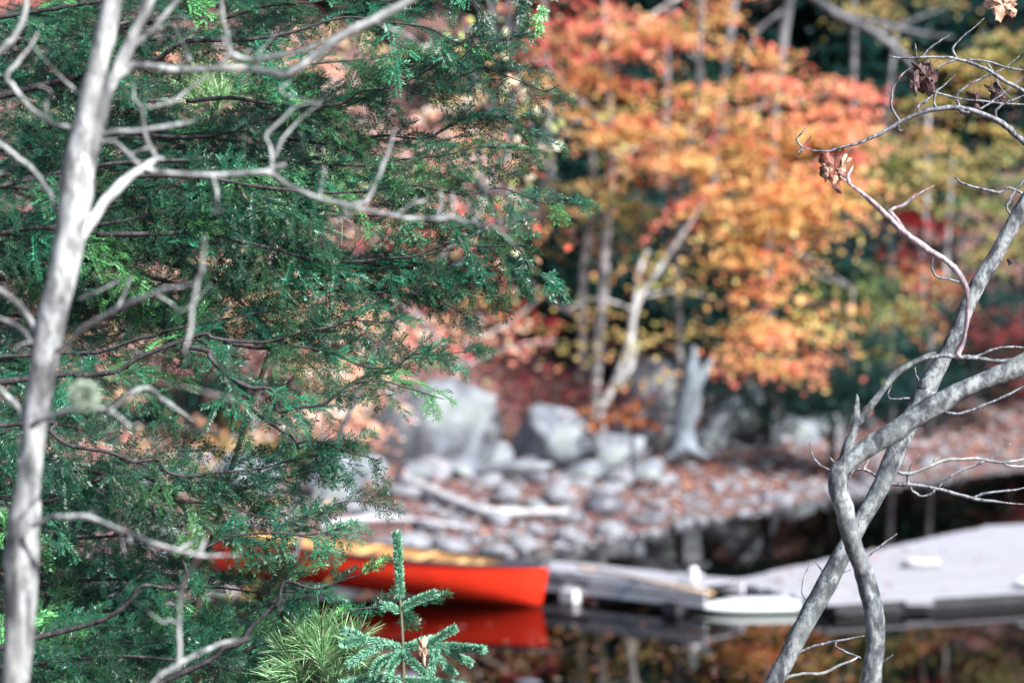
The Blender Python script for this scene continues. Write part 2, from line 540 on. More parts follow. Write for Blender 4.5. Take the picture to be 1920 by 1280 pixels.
# individual stones
stone_meshes = []
for k in range(12):
    V, F = rock_shape(2, rng, 9, .25, rng.uniform(.5, .8))
    stone_meshes.append(raw_mesh("beach_stone", V, F, M['dark_stone'] if k % 5 == 4 else M['stone']))
cnt = 0
tries = 0
placed = []
while cnt < 250 and tries < 8000:
    tries += 1
    px = rng.uniform(560, 1780)
    x = (px - 960) / FPX * 42 if False else rng.uniform(-7.5, 8.5)
    sd = rng.uniform(-.3, 7.4 if x > -2.5 else 12)
    y = float(shore_y(x)) + sd
    size = rng.uniform(.09, .3) if rng.random() < .8 else rng.uniform(.25, .42)
    if x > 2.5: size = min(size * .6, .2)
    if any((x - a) ** 2 + (y - b_) ** 2 < (.8 * (size + c_)) ** 2 for a, b_, c_ in placed): continue
    placed.append((x, y, size))
    o = bpy.data.objects.new("beach_stone", stone_meshes[cnt % 12])
    o.location = gp(x, y, size * .22)
    o.rotation_euler = (rng.normal(0, .15), rng.normal(0, .15), rng.uniform(0, 6.28))
    o.scale = (size * rng.uniform(.9, 1.4), size * rng.uniform(.8, 1.1), size * rng.uniform(.75, 1.0))
    COL.objects.link(o)
    tone = "dark" if cnt % 12 in (4, 9) else "pale grey"
    big = "large" if size > .24 else "small" if size < .14 else "middling"
    row = "at the water's edge" if sd < 1.2 else "below the boulders" if sd > 5 else "halfway up the beach"
    col_ = "behind the hemlock" if x < -2.6 else "beyond the canoe" if x < .6 else "beyond the gangway" if x < 2.6 else "beyond the crossing stems"
    props(o, "%s %s rounded stone %s, %s" % (big, tone, row, col_), "stone", "stones on the far beach")
    cnt += 1

# big boulders : px centre, py bottom, width px, height px, seed, label
BOULD = [
    (930, 880, 90, 62, 131, (.1, .3, .2), "grey wedge rock between the huge boulder and the square boulder"),
    (1095, 812, 85, 60, 132, (.1, -.3, .2), "grey block above the pale square boulder under red bushes"),
    (1335, 842, 70, 46, 133, (.1, .3, .9), "small pale rock right at the foot of the dead stump"),
    (1440, 838, 60, 40, 134, (.1, -.2, .4), "small pale rock between the broad boulder and the leaning wedge"),
    (1545, 822, 90, 60, 135, (.1, .2, .4), "mossy grey boulder under the evergreen bush near the grey stems"),
    (700, 905, 80, 60, 136, (.1, .2, .4), "pale blocky rock left of the white egg shaped boulder"),
    (860, 900, 80, 44, 137, (.1, .1, .1), "flat topped pale rock right of the white egg shaped boulder"),
    (1090, 905, 90, 36, 138, (.1, .1, .3), "flat pale rock at the foot of the square boulder"),
    (1320, 770, 80, 60, 139, (.1, .1, .3), "shaded blue grey rock high on the bank right of the stump"),
    (700, 800, 130, 90, 140, (.1, .1, .3), "broad grey outcrop behind hemlock tips, left of the huge boulder"),
    (455, 930, 120, 80, 141, (.1, .1, .3), "pale outcrop glimpsed low through the hemlock"),
    (805, 882, 270, 165, 17, (.15, .15, .3), "huge split grey boulder behind the hemlock tips, above the beach"),
    (1040, 886, 165, 140, 8, (0, .1, -.2), "pale square boulder in the middle of the bank"),
    (1150, 882, 110, 75, 14, (.3, .5, .4), "long pale slab tilted beside the square boulder"),
    (1172, 838, 90, 75, 21, (.2, -.5, .9), "steep narrow slab below the orange fern"),
    (1225, 850, 80, 65, 5, (.1, .3, 1.4), "pale wedge shaped rock at the foot of the dead stump"),
    (1250, 826, 175, 170, 33, (.1, 0, .5), "dark blue grey boulder behind the dead stump"),
    (1395, 836, 150, 120, 41, (.2, .05, .2), "broad boulder with pale foot right of the dead stump"),
    (1492, 832, 80, 68, 55, (0, .6, .3), "leaning wedge of pale rock under the dark evergreen bush"),
    (625, 945, 110, 105, 61, (.1, .1, .6), "whitish boulder close behind the canoe, half hidden by hemlock"),
    (775, 912, 85, 48, 70, (0, 0, .5), "smooth white egg shaped boulder at the top of the beach"),
    (965, 905, 150, 42, 77, (.1, .15, 0), "flat dark slab lying on the beach below the square boulder"),
    (1215, 905, 90, 40, 84, (.1, .15, 1), "low grey rock on leaves right of the flat dark slab"),
    (560, 860, 140, 110, 91, (.1, 0, 1), "grey boulder seen through the hemlock, left of the huge boulder"),
    (905, 835, 60, 110, 95, (0, .1, .2), "dark upright rock between huge boulder and square boulder"),
    (1600, 810, 110, 55, 99, (0, .1, .2), "low grey boulder on the beach behind the crossing stems"),
]
for (px, py, wp, hp, sd, rot, lab) in BOULD:
    p = on_ground(px, py)
    dist = p[1]
    wm, hm = wp / FPX * dist, hp / FPX * dist
    rg = np.random.default_rng(sd)
    V, F = rock_shape(4, rg, 15, .0, 1.0, .018)
    ca, sa = math.cos(rot[1]), math.sin(rot[1])
    V = V * [1, .9, 1]
    V = V @ np.array([[ca, 0, -sa], [0, 1, 0], [sa, 0, ca]]).T
    ext = V.max(0) - V.min(0)
    V = V / ext * [wm * 1.02, wm * .8, hm * 1.15]
    c = p + [0, wm * .3, hm * .42]
    o = part("boulder", V, F, M['rock'])
    o.location = c
    props(o, lab, "boulder")

# rocks under and at the near water's edge
for (px, py, sz, lab) in [(745, 1272, .34, "grey rock awash under the spruce sapling"), (660, 1290, .3, "grey rock in the shallows left of the spruce stem"),
                          (990, 1278, .22, "small dark rock in the shallows below the canoe reflection"), (850, 1275, .22, "wet rock awash beside the spruce shoots")]:
    p = on_plane(px, py, 0.0)
    V, F = rock_shape(3, rng, 9, .2, .6)
    o = part("shallow_rock", V * sz * .8, F, M['dark_stone']); o.location = (p[0], p[1], -.08)
    props(o, lab, "rock")

# ------------------------------------------------------------------ trees of the far bank
def poly(pts, d, per=5):
    """pixel polyline [(px,py,r_px[,dd])] at depth d -> path and radii in metres"""
    A = np.array([[*pt(p[0], p[1], d + (p[3] if len(p) > 3 else 0)), p[2] * (d + (p[3] if len(p) > 3 else 0)) / FPX] for p in pts])
    Q = smooth_path(A, per)
    return Q[:, :3], np.maximum(Q[:, 3], .0006)


def crown(lobes, rng, leaf=(.075, .15), per=64, flat=.16, spread=.4):
    """lobes: px, py, depth, rx px, ry px, clusters, palette -> leaf mesh data"""
    Cs, Ds, Ns, Ks = [], [], [], []
    for (px, py, d, rx, ry, k, pal) in lobes:
        k = max(int(k * (.5 if pal is TEAL else .29 if pal in (AMBER, CORAL, ORANGE) else .42)), 3)
        c = pt(px, py, d)
        rad = np.array([rx * d / FPX, max(rx, ry) * d / FPX * .8, ry * d / FPX])
        u = unit(rng.standard_normal((k, 3))) * rng.random((k, 1)) ** (1 / 2.4)
        cc = c + u * rad
        m = rng.integers(int(per * .5), int(per * 1.5), k)
        idx = np.repeat(np.arange(k), m)
        q = rng.standard_normal((len(idx), 3)) * [spread, spread, spread * flat] * rng.uniform(.6, 1.3, k)[idx, None]
        tilt = rng.normal(0, .35, (k, 2))
        q[:, 2] += q[:, 0] * tilt[idx, 0] - np.hypot(q[:, 0], q[:, 1]) * .25
        Cs.append(cc[idx] + q)
        Ds.append(unit(np.stack([q[:, 0], q[:, 1], -.12 * np.ones(len(q))], 1)) + .7 * rng.standard_normal((len(q), 3)) * [1, 1, .6])
        Ns.append(unit(rng.standard_normal((len(q), 3)) * .55 + [.1, -.35, .8]))
        base = tint(rng, pal, k, .1)[idx]
        own = tint(rng, pal, len(idx), .15)
        f = rng.random((len(idx), 1)) < .5
        Ks.append(np.where(f, own, base * (1 + .12 * rng.standard_normal((len(idx), 1)))))
    C, D, N, K = (np.concatenate(a) for a in (Cs, Ds, Ns, Ks))
    n = len(C)
    V, F = leaf_quads(C, D, N, rng.uniform(*leaf, n), rng.uniform(*leaf, n) * .85)
    return V, F, np.repeat(np.clip(K, .004, .95), 4, 0), C


def twigs_to(C, rng, share, root_path, r=.006):
    """thin branches from the trunk path to some of the leaf clusters"""
    pick = C[rng.random(len(C)) < share]
    if len(pick) == 0: return None
    dd = ((pick[:, None] - root_path[None]) ** 2).sum(-1) + 2.0 * np.maximum(root_path[None, :, 2] - pick[:, None, 2] + .3, 0) ** 2
    st = root_path[dd.argmin(1)]
    midp = st * .45 + pick * .55 + rng.standard_normal(pick.shape) * .12 + [0, 0, .12]
    V1, F1 = tubes_quads(st, midp, r * 2.6, r * 1.5); V2, F2 = tubes_quads(midp, pick, r * 1.5, r * .6)
    return np.concatenate([V1, V2]), np.concatenate([F1, F2 + len(V1)])


def autumn_tree(name, label, cat, d, trunks, lobes, seed, bark, group=None, leaf=(.075, .15), per=64, share=.005, to_ground=True, spread=.4, flat=.16):
    if seed in (105, 106):
        sh_ = 4 if seed == 105 else 1.5
        d += sh_; lobes = [(a[0], a[1], a[2] + sh_, *a[3:]) for a in lobes]
    rg = np.random.default_rng(seed)
    base = pt(trunks[0][0][0], trunks[0][0][1], d)
    base[2] = float(height(base[0], base[1]))
    root = thing(name, label, cat, base, group)
    paths = []
    for k, tr in enumerate(trunks):
        P, r = poly(tr, d)
        if k == 0 and to_ground:
            g = P[0].copy(); g[2] = base[2] - .2
            if P[0][2] > g[2] + .02:
                P = np.vstack([g, P]); r = np.concatenate([[r[0] * 1.25], r])
        V, F = tube(P, r, 9, .04, rg)
        part("trunk" if k == 0 else "limb", V, F, bark, root)
        paths.append(P)
    if lobes:
        V, F, K, C = crown(lobes, rg, leaf, per, flat, spread)
        tw = twigs_to(C, rg, share, np.concatenate(paths))
        cr = part("crown", V, F, M['leaf'], root, smooth=False, col=K, kind='stuff')
        if tw: part("twigs", tw[0], tw[1], bark, root, kind='stuff')
    return root


# the tall orange maple of the middle
autumn_tree("maple_tree", "tall slender maple with coral and orange leaves above the pale boulders", "tree", 47.5,
    [[(1116, 730, 10), (1122, 640, 11), (1132, 540, 9), (1138, 430, 8), (1148, 330, 6), (1142, 180, 5.5), (1135, 60, 5), (1128, -90, 5), (1120, -240, 4)],
     [(1145, 300, 5), (1230, 260, 4), (1330, 225, 3), (1430, 200, 2)],
     [(1145, 250, 5), (1060, 160, 4), (980, 90, 3)],
     [(1135, 100, 5), (1220, 30, 4), (1300, -20, 3)]],
    [(1040, 40, 47.5, 120, 75, 44, CORAL), (1190, 60, 47, 110, 70, 40, CORAL), (1120, 140, 47, 120, 55, 30, ORANGE),
     (1160, 220, 47, 130, 50, 36, AMBER), (1340, 190, 47.5, 120, 55, 34, ORANGE), (1000, 150, 48, 80, 60, 18, CORAL),
     (1250, 60, 47, 50, 50, 14, GOLD), (1230, 300, 47, 120, 55, 26, CORAL), (1150, -120, 47.5, 260, 110, 70, CORAL),
     (1380, 95, 47.5, 100, 24, 16, ORANGE), (1340, 20, 48, 60, 26, 8, ORANGE), (1130, 370, 47.5, 110, 60, 20, GOLD)], 101, M['birch_bark'])
autumn_tree("maple_tree", "bushy orange maple spreading over the bank right of the slender maple", "tree", 46.5,
    [[(1275, 720, 8), (1272, 600, 8), (1268, 470, 7), (1278, 340, 6), (1305, 200, 5), (1312, 80, 4.5), (1320, -100, 4)],
     [(1270, 420, 5), (1370, 380, 4), (1470, 330, 3), (1560, 290, 2)],
     [(1275, 470, 5), (1350, 490, 4), (1420, 540, 3), (1440, 620, 2)],
     [(1290, 300, 5), (1380, 230, 4), (1500, 190, 3), (1590, 170, 2)]],
    [(1500, 165, 46.5, 130, 45, 40, CORAL), (1580, 200, 46.5, 70, 60, 24, CORAL), (1420, 250, 46.3, 160, 60, 56, AMBER),
     (1540, 270, 46.3, 90, 50, 26, CORAL), (1330, 300, 46.5, 110, 50, 26, AMBER), (1450, 340, 46, 130, 55, 56, AMBER),
     (1380, 385, 46, 110, 45, 38, AMBER), (1530, 400, 46, 80, 60, 30, AMBER), (1420, 470, 46, 80, 60, 34, AMBER),
     (1430, 560, 45.8, 60, 60, 28, AMBER), (1420, 650, 45.6, 55, 45, 26, AMBER), (1490, 680, 45.6, 52, 34, 18, CORAL),
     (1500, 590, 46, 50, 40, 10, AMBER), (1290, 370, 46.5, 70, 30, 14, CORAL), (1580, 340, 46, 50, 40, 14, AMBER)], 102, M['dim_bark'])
autumn_tree("young_maple", "thin leaning maple with few yellow leaves left of the dead stump", "tree", 46.0,
    [[(1128, 765, 9), (1150, 722, 8), (1178, 655, 8), (1190, 582, 6.5), (1215, 535, 5), (1262, 465, 4.5), (1296, 415, 3.5), (1330, 350, 2.5)],
     [(1190, 585, 6), (1198, 510, 5), (1215, 470, 4)], [(1160, 725, 7), (1182, 685, 7), (1192, 640, 6)],
     [(1195, 560, 3), (1270, 545, 2.4), (1340, 560, 1.6)], [(1190, 580, 2.4), (1120, 560, 2), (1060, 580, 1.4)]],
    [(1200, 520, 45.6, 90, 60, 14, GOLD), (1170, 620, 45.6, 80, 60, 12, GOLD), (1290, 500, 45.6, 60, 50, 8, AMBER),
     (1250, 690, 45.4, 36, 24, 6, GOLD), (1280, 610, 45.5, 110, 26, 14, GOLD), (1060, 590, 46, 80, 50, 12, GOLD)], 103, M['birch_bark'], per=18)
autumn_tree("young_maple", "straight pale sapling trunk with olive leaves left of the slender maple", "tree", 48.5,
    [[(1092, 640, 8), (1092, 540, 8), (1102, 440, 7), (1112, 340, 6), (1100, 200, 5)], [(1092, 600, 5), (1030, 560, 4), (960, 500, 3)]],
    [(1050, 450, 48.5, 110, 70, 16, GOLD), (1010, 530, 48.5, 70, 50, 8, OLIVE), (1190, 440, 48.5, 90, 60, 14, GOLD), (1080, 330, 48.5, 110, 60, 14, YGREEN)],
    104, M['wood_bark'], per=18)
autumn_tree("red_maple", "small crimson maple in front of pale trunks on the right bank", "tree", 50.0,
    [[(1742, 700, 7), (1745, 600, 7), (1740, 500, 6), (1725, 400, 4)], [(1744, 560, 5), (1790, 520, 4), (1820, 500, 3)]],
    [(1715, 425, 50, 75, 46, 15, RED), (1765, 525, 49.6, 75, 50, 34, CORAL), (1690, 490, 50, 40, 30, 5, RED), (1670, 600, 49.8, 45, 40, 10, ORANGE), (1875, 600, 50, 60, 50, 16, DKRED)],
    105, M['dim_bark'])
autumn_tree("gold_tree", "yellow green tree filling the bank behind the arching twig", "tree", 52.0,
    [[(1668, 700, 8), (1672, 560, 8), (1665, 380, 7), (1660, 240, 6), (1680, 60, 4)], [(1668, 400, 5), (1760, 330, 4), (1860, 280, 3)], [(1665, 300, 4), (1740, 200, 3)]],
    [(1700, 270, 51.5, 110, 80, 26, YGREEN), (1800, 220, 51.5, 110, 80, 22, GOLD), (1860, 340, 51.5, 90, 80, 22, YGREEN),
     (1740, 340, 51.5, 100, 60, 26, YGREEN), (1870, 450, 51, 70, 80, 26, YGREEN), (1830, 130, 52, 80, 60, 18, GOLD), (1900, 100, 52, 70, 60, 12, YGREEN),
     (1640, 290, 51.5, 60, 60, 14, OLIVE), (1700, 20, 52, 100, 40, 10, GOLD)], 106, M['dim_bark'])
autumn_tree("olive_bush", "olive green bush under the orange maple, above the evergreen bush", "bush", 48.5,
    [[(1590, 730, 5), (1592, 640, 4), (1600, 540, 3)], [(1592, 680, 4), (1650, 600, 3)]],
    [(1590, 540, 48.3, 100, 70, 34, OLIVE), (1660, 560, 48.5, 80, 70, 26, YGREEN), (1580, 620, 48, 80, 50, 22, OLIVE), (1640, 660, 48, 70, 40, 16, YGREEN), (1340, 480, 48.5, 80, 70, 18, OLIVE)],
    107, M['wood_bark'], per=24)
autumn_tree("evergreen_bush", "dark teal evergreen bush overhanging the boulders", "bush", 47.5,
    [[(1560, 800, 6), (1560, 720, 5), (1550, 650, 3)], [(1560, 760, 5), (1660, 690, 3)], [(1560, 770, 5), (1460, 700, 3)]],
    [(1560, 725, 46.8, 120, 50, 136, TEAL), (1450, 735, 47.2, 70, 45, 68, TEAL), (1660, 720, 47, 100, 45, 119, TEAL), (1760, 700, 47.5, 90, 45, 68, TEAL), (1620, 640, 48, 110, 40, 74, TEAL), (1370, 690, 48, 80, 50, 74, TEAL)],
    108, M['dark_bark'], per=34, leaf=(.06, .1))
autumn_tree("evergreen_bush", "dark evergreen thicket added as deep shade behind the pale trunks", "bush", 51.5,  # thicket added to darken the bank seen between the trunks
    [[(1080, 720, 6), (1080, 600, 5), (1090, 480, 3)], [(1080, 640, 5), (1180, 520, 3)], [(1080, 640, 5), (980, 520, 3)]],
    [(1060, 560, 51.5, 150, 110, 153, TEAL), (1200, 540, 51.5, 140, 110, 153, TEAL), (960, 470, 51.8, 120, 110, 102, TEAL), (1130, 420, 52, 150, 90, 102, TEAL), (1300, 640, 51, 120, 60, 85, TEAL), (1060, 660, 51, 160, 50, 102, TEAL)],
    120, M['dark_bark'], per=50, leaf=(.1, .2))
autumn_tree("evergreen_bush", "dark evergreen thicket added as deep shade under the orange maple", "bush", 52.0,  # added as a dark filling for the gaps below the maple
    [[(1420, 720, 6), (1420, 600, 5), (1420, 480, 3)], [(1420, 640, 5), (1550, 520, 3)], [(1420, 640, 5), (1330, 520, 3)]],
    [(1380, 520, 52, 150, 110, 153, TEAL), (1540, 540, 52, 140, 110, 136, TEAL), (1480, 420, 52, 150, 90, 102, TEAL), (1700, 600, 57, 150, 90, 119, TEAL), (1850, 620, 57, 130, 90, 102, TEAL), (1300, 420, 52.4, 120, 90, 85, TEAL)],
    121, M['dark_bark'], per=50, leaf=(.1, .2))
autumn_tree("evergreen_tree", "big dark evergreen behind the dead limbs along the top", "tree", 59.0,
    [[(1560, 600, 12), (1560, 300, 11), (1560, 0, 9), (1560, -200, 7)], [(1560, 200, 6), (1700, 80, 4)], [(1560, 100, 6), (1440, 60, 4)], [(1560, 60, 6), (1800, 60, 3)]],
    [(1520, 60, 59, 150, 110, 187, TEAL), (1720, 70, 59, 150, 90, 187, TEAL), (1870, 60, 59, 120, 110, 136, TEAL), (1620, 220, 59.5, 200, 110, 153, TEAL), (1600, -110, 59, 320, 80, 170, TEAL), (1330, 120, 59.5, 130, 150, 136, TEAL), (1830, 250, 59.5, 130, 130, 102, TEAL)],
    122, M['dark_bark'], per=60, leaf=(.12, .24))
autumn_tree("evergreen_tree", "big dark evergreen in shade behind the slender orange maple", "tree", 56.0,
    [[(1150, 600, 12), (1150, 300, 11), (1150, 0, 9), (1150, -200, 7)], [(1150, 200, 6), (1040, 80, 4)], [(1150, 300, 6), (1250, 200, 4)]],
    [(1060, 120, 56, 160, 130, 187, TEAL), (1200, 250, 56, 150, 130, 187, TEAL), (1040, 330, 56, 150, 110, 153, TEAL), (1130, -80, 56, 260, 90, 153, TEAL)],
    123, M['dark_bark'], per=60, leaf=(.12, .24))
autumn_tree("red_bush", "low bush of pink and red leaves beside the hemlock tips", "bush", 45.5,
    [[(850, 720, 4), (870, 650, 4), (900, 590, 3)], [(860, 690, 3), (960, 650, 3), (1040, 640, 2)], [(860, 700, 4), (790, 600, 4), (730, 560, 3)], [(870, 650, 3), (960, 600, 2), (1010, 560, 2)]],
    [(840, 610, 45.5, 90, 55, 26, PINK), (930, 630, 45.5, 80, 40, 18, PINK), (760, 650, 45.6, 80, 60, 22, PINK), (980, 590, 45.6, 70, 36, 8, RED), (880, 560, 46, 70, 40, 10, GOLD)],
    109, M['wood_bark'], per=20)
autumn_tree("wine_bush", "dark wine red undergrowth on the bank above the square boulder", "bush", 46.2,
    [[(1010, 770, 3), (1010, 730, 3), (1020, 690, 2)], [(1010, 750, 3), (950, 700, 2)], [(1012, 750, 3), (1090, 700, 2)]],
    [(1000, 715, 46.2, 110, 45, 44, DKRED), (1090, 735, 46, 90, 40, 30, DKRED), (920, 720, 46.2, 60, 45, 18, DKRED), (1180, 720, 46.4, 70, 40, 14, DKRED), (1230, 640, 46.8, 120, 30, 16, DKRED)],
    110, M['dark_bark'], per=24, leaf=(.05, .1))
autumn_tree("rust_fern", "rust orange bracken clump between the pale slabs", "fern", 44.6,
    [[(1185, 815, 3), (1185, 790, 2), (1175, 770, 2)], [(1185, 805, 2), (1205, 780, 2)]],
    [(1178, 775, 44.4, 42, 26, 16, RUST), (1120, 775, 44.6, 36, 26, 8, RUST), (1205, 800, 44.3, 28, 24, 9, RUST)], 111, M['wood_bark'], per=30, spread=.15)
autumn_tree("salmon_maple", "salmon pink maple half hidden behind the green hemlock", "tree", 43.0,
    [[(470, 900, 9), (480, 760, 9), (520, 560, 8), (500, 350, 7), (480, 100, 6)], [(490, 700, 5), (600, 620, 4), (700, 560, 3)], [(500, 450, 5), (380, 380, 3)], [(495, 300, 5), (640, 200, 3)]],
    [(560, 520, 43, 150, 90, 44, SALMON), (680, 640, 42.6, 130, 90, 46, SALMON), (430, 600, 43, 130, 90, 34, SALMON), (620, 740, 42.3, 120, 60, 30, SALMON),
     (560, 120, 43, 200, 110, 50, SALMON), (250, 150, 43, 200, 120, 40, SALMON), (780, 420, 43, 120, 110, 34, PINK), (300, 850, 42.5, 200, 100, 40, SALMON),
     (820, 250, 43.5, 110, 110, 30, SALMON), (250, 480, 43, 200, 100, 30, SALMON), (450, 880, 42, 130, 80, 26, GOLD), (150, 700, 43, 150, 120, 26, SALMON), (80, 50, 43, 120, 120, 26, PINK)], 112, M['wood_bark'])
autumn_tree("aspen_sapling", "nearer sapling with cream, green and red leaves beside the hemlock tips", "tree", 17.0,
    [[(520, 1150, 5), (600, 900, 5), (720, 640, 5), (850, 450, 4.5), (930, 320, 4), (960, 230, 4), (940, 100, 4), (900, -60, 3)], [(970, 330, 3), (1020, 250, 2)], [(960, 250, 3), (890, 180, 2)], [(850, 450, 3), (950, 420, 3), (1000, 400, 2)]],
    [(950, 80, 17, 90, 110, 13, CREAM), (965, 290, 17, 75, 110, 20, CREAM), (985, 420, 16.8, 60, 60, 9, CREAM), (880, 60, 17, 60, 70, 8, CREAM), (1010, 200, 17, 40, 80, 5, CREAM)],
    113, M['dim_bark'], per=9, leaf=(.055, .1), spread=.09, flat=.9, share=.25)
autumn_tree("evergreen_bush", "dark green thicket on the bank seen between hemlock sprays", "bush", 44.0,
    [[(300, 900, 6), (300, 780, 5), (310, 680, 3)], [(300, 850, 5), (420, 780, 3)], [(300, 850, 5), (180, 760, 3)]],
    [(320, 760, 44, 160, 90, 70, TEAL), (480, 800, 44, 120, 70, 40, OLIVE), (150, 820, 44, 160, 110, 70, TEAL), (560, 660, 45, 120, 80, 40, TEAL), (400, 500, 45, 160, 70, 24, TEAL)],
    124, M['dark_bark'], per=50)
autumn_tree("evergreen_bush", "dark teal evergreen thicket on the right bank under the crimson maple", "bush", 55.5,
    [[(1760, 780, 6), (1760, 700, 5), (1770, 640, 3)], [(1760, 740, 5), (1850, 690, 3)], [(1760, 740, 5), (1690, 690, 3)]],
    [(1700, 700, 55.5, 90, 50, 50, TEAL), (1800, 690, 55.5, 100, 50, 60, TEAL), (1890, 690, 55.5, 80, 50, 40, DKRED), (1640, 690, 55.5, 90, 50, 40, TEAL), (1860, 640, 55.5, 110, 36, 30, DKRED), (1760, 640, 55.8, 110, 40, 30, TEAL)],
    125, M['dark_bark'], per=50)
autumn_tree("yellow_shrub", "yellow leaved shrub on the shore behind the canoe's stern", "bush", 38.0,
    [[(470, 1010, 3), (475, 960, 3), (490, 900, 2)], [(472, 980, 3), (400, 930, 2)]],
    [(420, 950, 38, 110, 60, 20, GOLD), (330, 1010, 38, 110, 60, 20, GOLD), (520, 1000, 38.2, 60, 36, 8, GOLD), (300, 1120, 34, 160, 60, 26, SALMON), (480, 1110, 33, 70, 40, 12, GOLD)],
    114, M['wood_bark'], per=18)

# grey trunks without leaves in view
for (nm, lab, d, tr) in [
    ("pale_trunk", "short pale grey trunk among red leaves on the right bank", 57.0, [(1716, 720, 14), (1720, 620, 15), (1724, 560, 14), (1728, 480, 9), (1735, 380, 6), (1740, 200, 5)]),
    ("pale_trunk", "thinner pale trunk just right of the short pale grey trunk", 57.5, [(1762, 720, 9), (1766, 620, 10), (1770, 560, 9), (1775, 450, 6), (1785, 300, 5)]),
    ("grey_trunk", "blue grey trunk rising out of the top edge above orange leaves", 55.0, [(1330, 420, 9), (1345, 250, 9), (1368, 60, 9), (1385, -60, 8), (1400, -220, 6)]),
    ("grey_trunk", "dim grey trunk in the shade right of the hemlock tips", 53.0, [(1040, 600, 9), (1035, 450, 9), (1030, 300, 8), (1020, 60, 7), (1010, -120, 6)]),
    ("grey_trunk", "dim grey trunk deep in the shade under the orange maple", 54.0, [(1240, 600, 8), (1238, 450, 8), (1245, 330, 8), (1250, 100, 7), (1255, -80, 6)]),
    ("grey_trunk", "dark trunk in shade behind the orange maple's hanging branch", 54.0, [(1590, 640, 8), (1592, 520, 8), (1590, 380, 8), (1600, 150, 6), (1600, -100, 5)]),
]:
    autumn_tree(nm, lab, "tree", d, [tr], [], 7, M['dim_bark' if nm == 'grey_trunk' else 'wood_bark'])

# dead tree with bare limbs, top right
autumn_tree("dead_tree", "dead grey limbs sloping down through the dark evergreens at the top", "tree", 50.0,
    [[(1440, 480, 8), (1450, 250, 9), (1470, 60, 10), (1490, -60, 9), (1500, -200, 7)], [(1480, -40, 9), (1560, 22, 9), (1640, 62, 8), (1700, 112, 6), (1740, 170, 3)],
     [(1560, 22, 6), (1640, 40, 5), (1720, 62, 4), (1790, 70, 2)], [(1470, 20, 5), (1420, 60, 4), (1390, 130, 2)], [(1640, 62, 4), (1680, 50, 3), (1760, 20, 2)]],
    [], 9, M['dim_bark'])

# forest conifers
def conifer(label, x, y, h, r, seed, pal=TEAL, group="evergreens on the dark hillside", n=9000, low=.05):
    rg = np.random.default_rng(seed)
    base = gp(x, y, -.2)
    root = thing("evergreen_tree", label, "tree", base, group)
    P = np.array([base, base + [.1, 0, h * .5], base + [.05, .05, h]])
    V, F = tube(smooth_path(P, 4), np.linspace(.22, .02, 9), 8, .05, rg)
    part("trunk", V, F, M['dark_bark'], root)
    nb = 120
    tb = np.sort(rg.uniform(low, .98, nb)); ang = rg.uniform(0, 6.28, nb); ln = r * (1 - tb) ** .7 * rg.uniform(.65, 1.15, nb) + .15
    k = rg.integers(0, nb, n); q = rg.random(n) ** .6
    wdt = rg.standard_normal(n) * .14 * (1.2 - q) * ln[k] * 1.3
    rad = np.stack([np.cos(ang[k]), np.sin(ang[k])], 1); tan = np.stack([-rad[:, 1], rad[:, 0]], 1)
    C = np.zeros((n, 3)); C[:, :2] = base[:2] + rad * (q * ln[k])[:, None] + tan * wdt[:, None]
    C[:, 2] = base[2] + tb[k] * h - .28 * ln[k] * q ** 1.5 + .05 * rg.standard_normal(n)
    D = np.concatenate([rad + .5 * tan * np.sign(wdt)[:, None], -.35 * np.ones((n, 1))], 1) + .3 * rg.standard_normal((n, 3))
    N = unit(rg.standard_normal((n, 3)) * .4 + [0, -.2, 1])
    V, F = leaf_quads(C, D, N, rg.uniform(.2, .4, n), rg.uniform(.07, .14, n))
    part("crown", V, F, M['leaf'], root, smooth=False, col=np.repeat(tint(rg, pal, n, .25), 4, 0), kind='stuff')
    V, F = tubes_quads(np.stack([np.full(nb, base[0]), np.full(nb, base[1]), base[2] + tb * h], 1),
                       np.stack([base[0] + np.cos(ang) * ln, base[1] + np.sin(ang) * ln, base[2] + tb * h - .28 * ln], 1), .03, .008)
    part("branches", V, F, M['dark_bark'], root, kind='stuff')
    return root


for k, (x, y, h, r) in enumerate([(7.6, 58, 15, 2.6), (10.2, 60, 15, 2.8), (5.2, 60, 15, 2.6), (8.9, 63, 14, 2.8), (2.4, 59, 13, 2.4),
                                  (-.2, 61, 13, 2.5), (-3, 59, 13, 2.6), (-6, 60, 14, 2.8), (12.6, 62, 15, 2.8), (-9, 58, 13, 2.6), (4, 64, 14, 2.8), (-12, 57, 14, 2.8), (15, 60, 14, 2.8)]):
    conifer("dark shaded evergreen on the hillside, " + ["directly behind the crimson maple", "right of the crimson maple, near the frame edge", "behind the orange maple's right half", "above the dead limbs on the upper right", "behind the dead stump and orange maple", "behind the slender maple's trunk", "behind the red bush, left of the slender maple", "behind the salmon maple's crown", "at the far right frame edge", "far left behind the hemlock", "highest up the slope behind the orange maple", "at the left frame edge behind the bare tree", "beyond the right frame edge"][k], x, y, h, r, 300 + k)

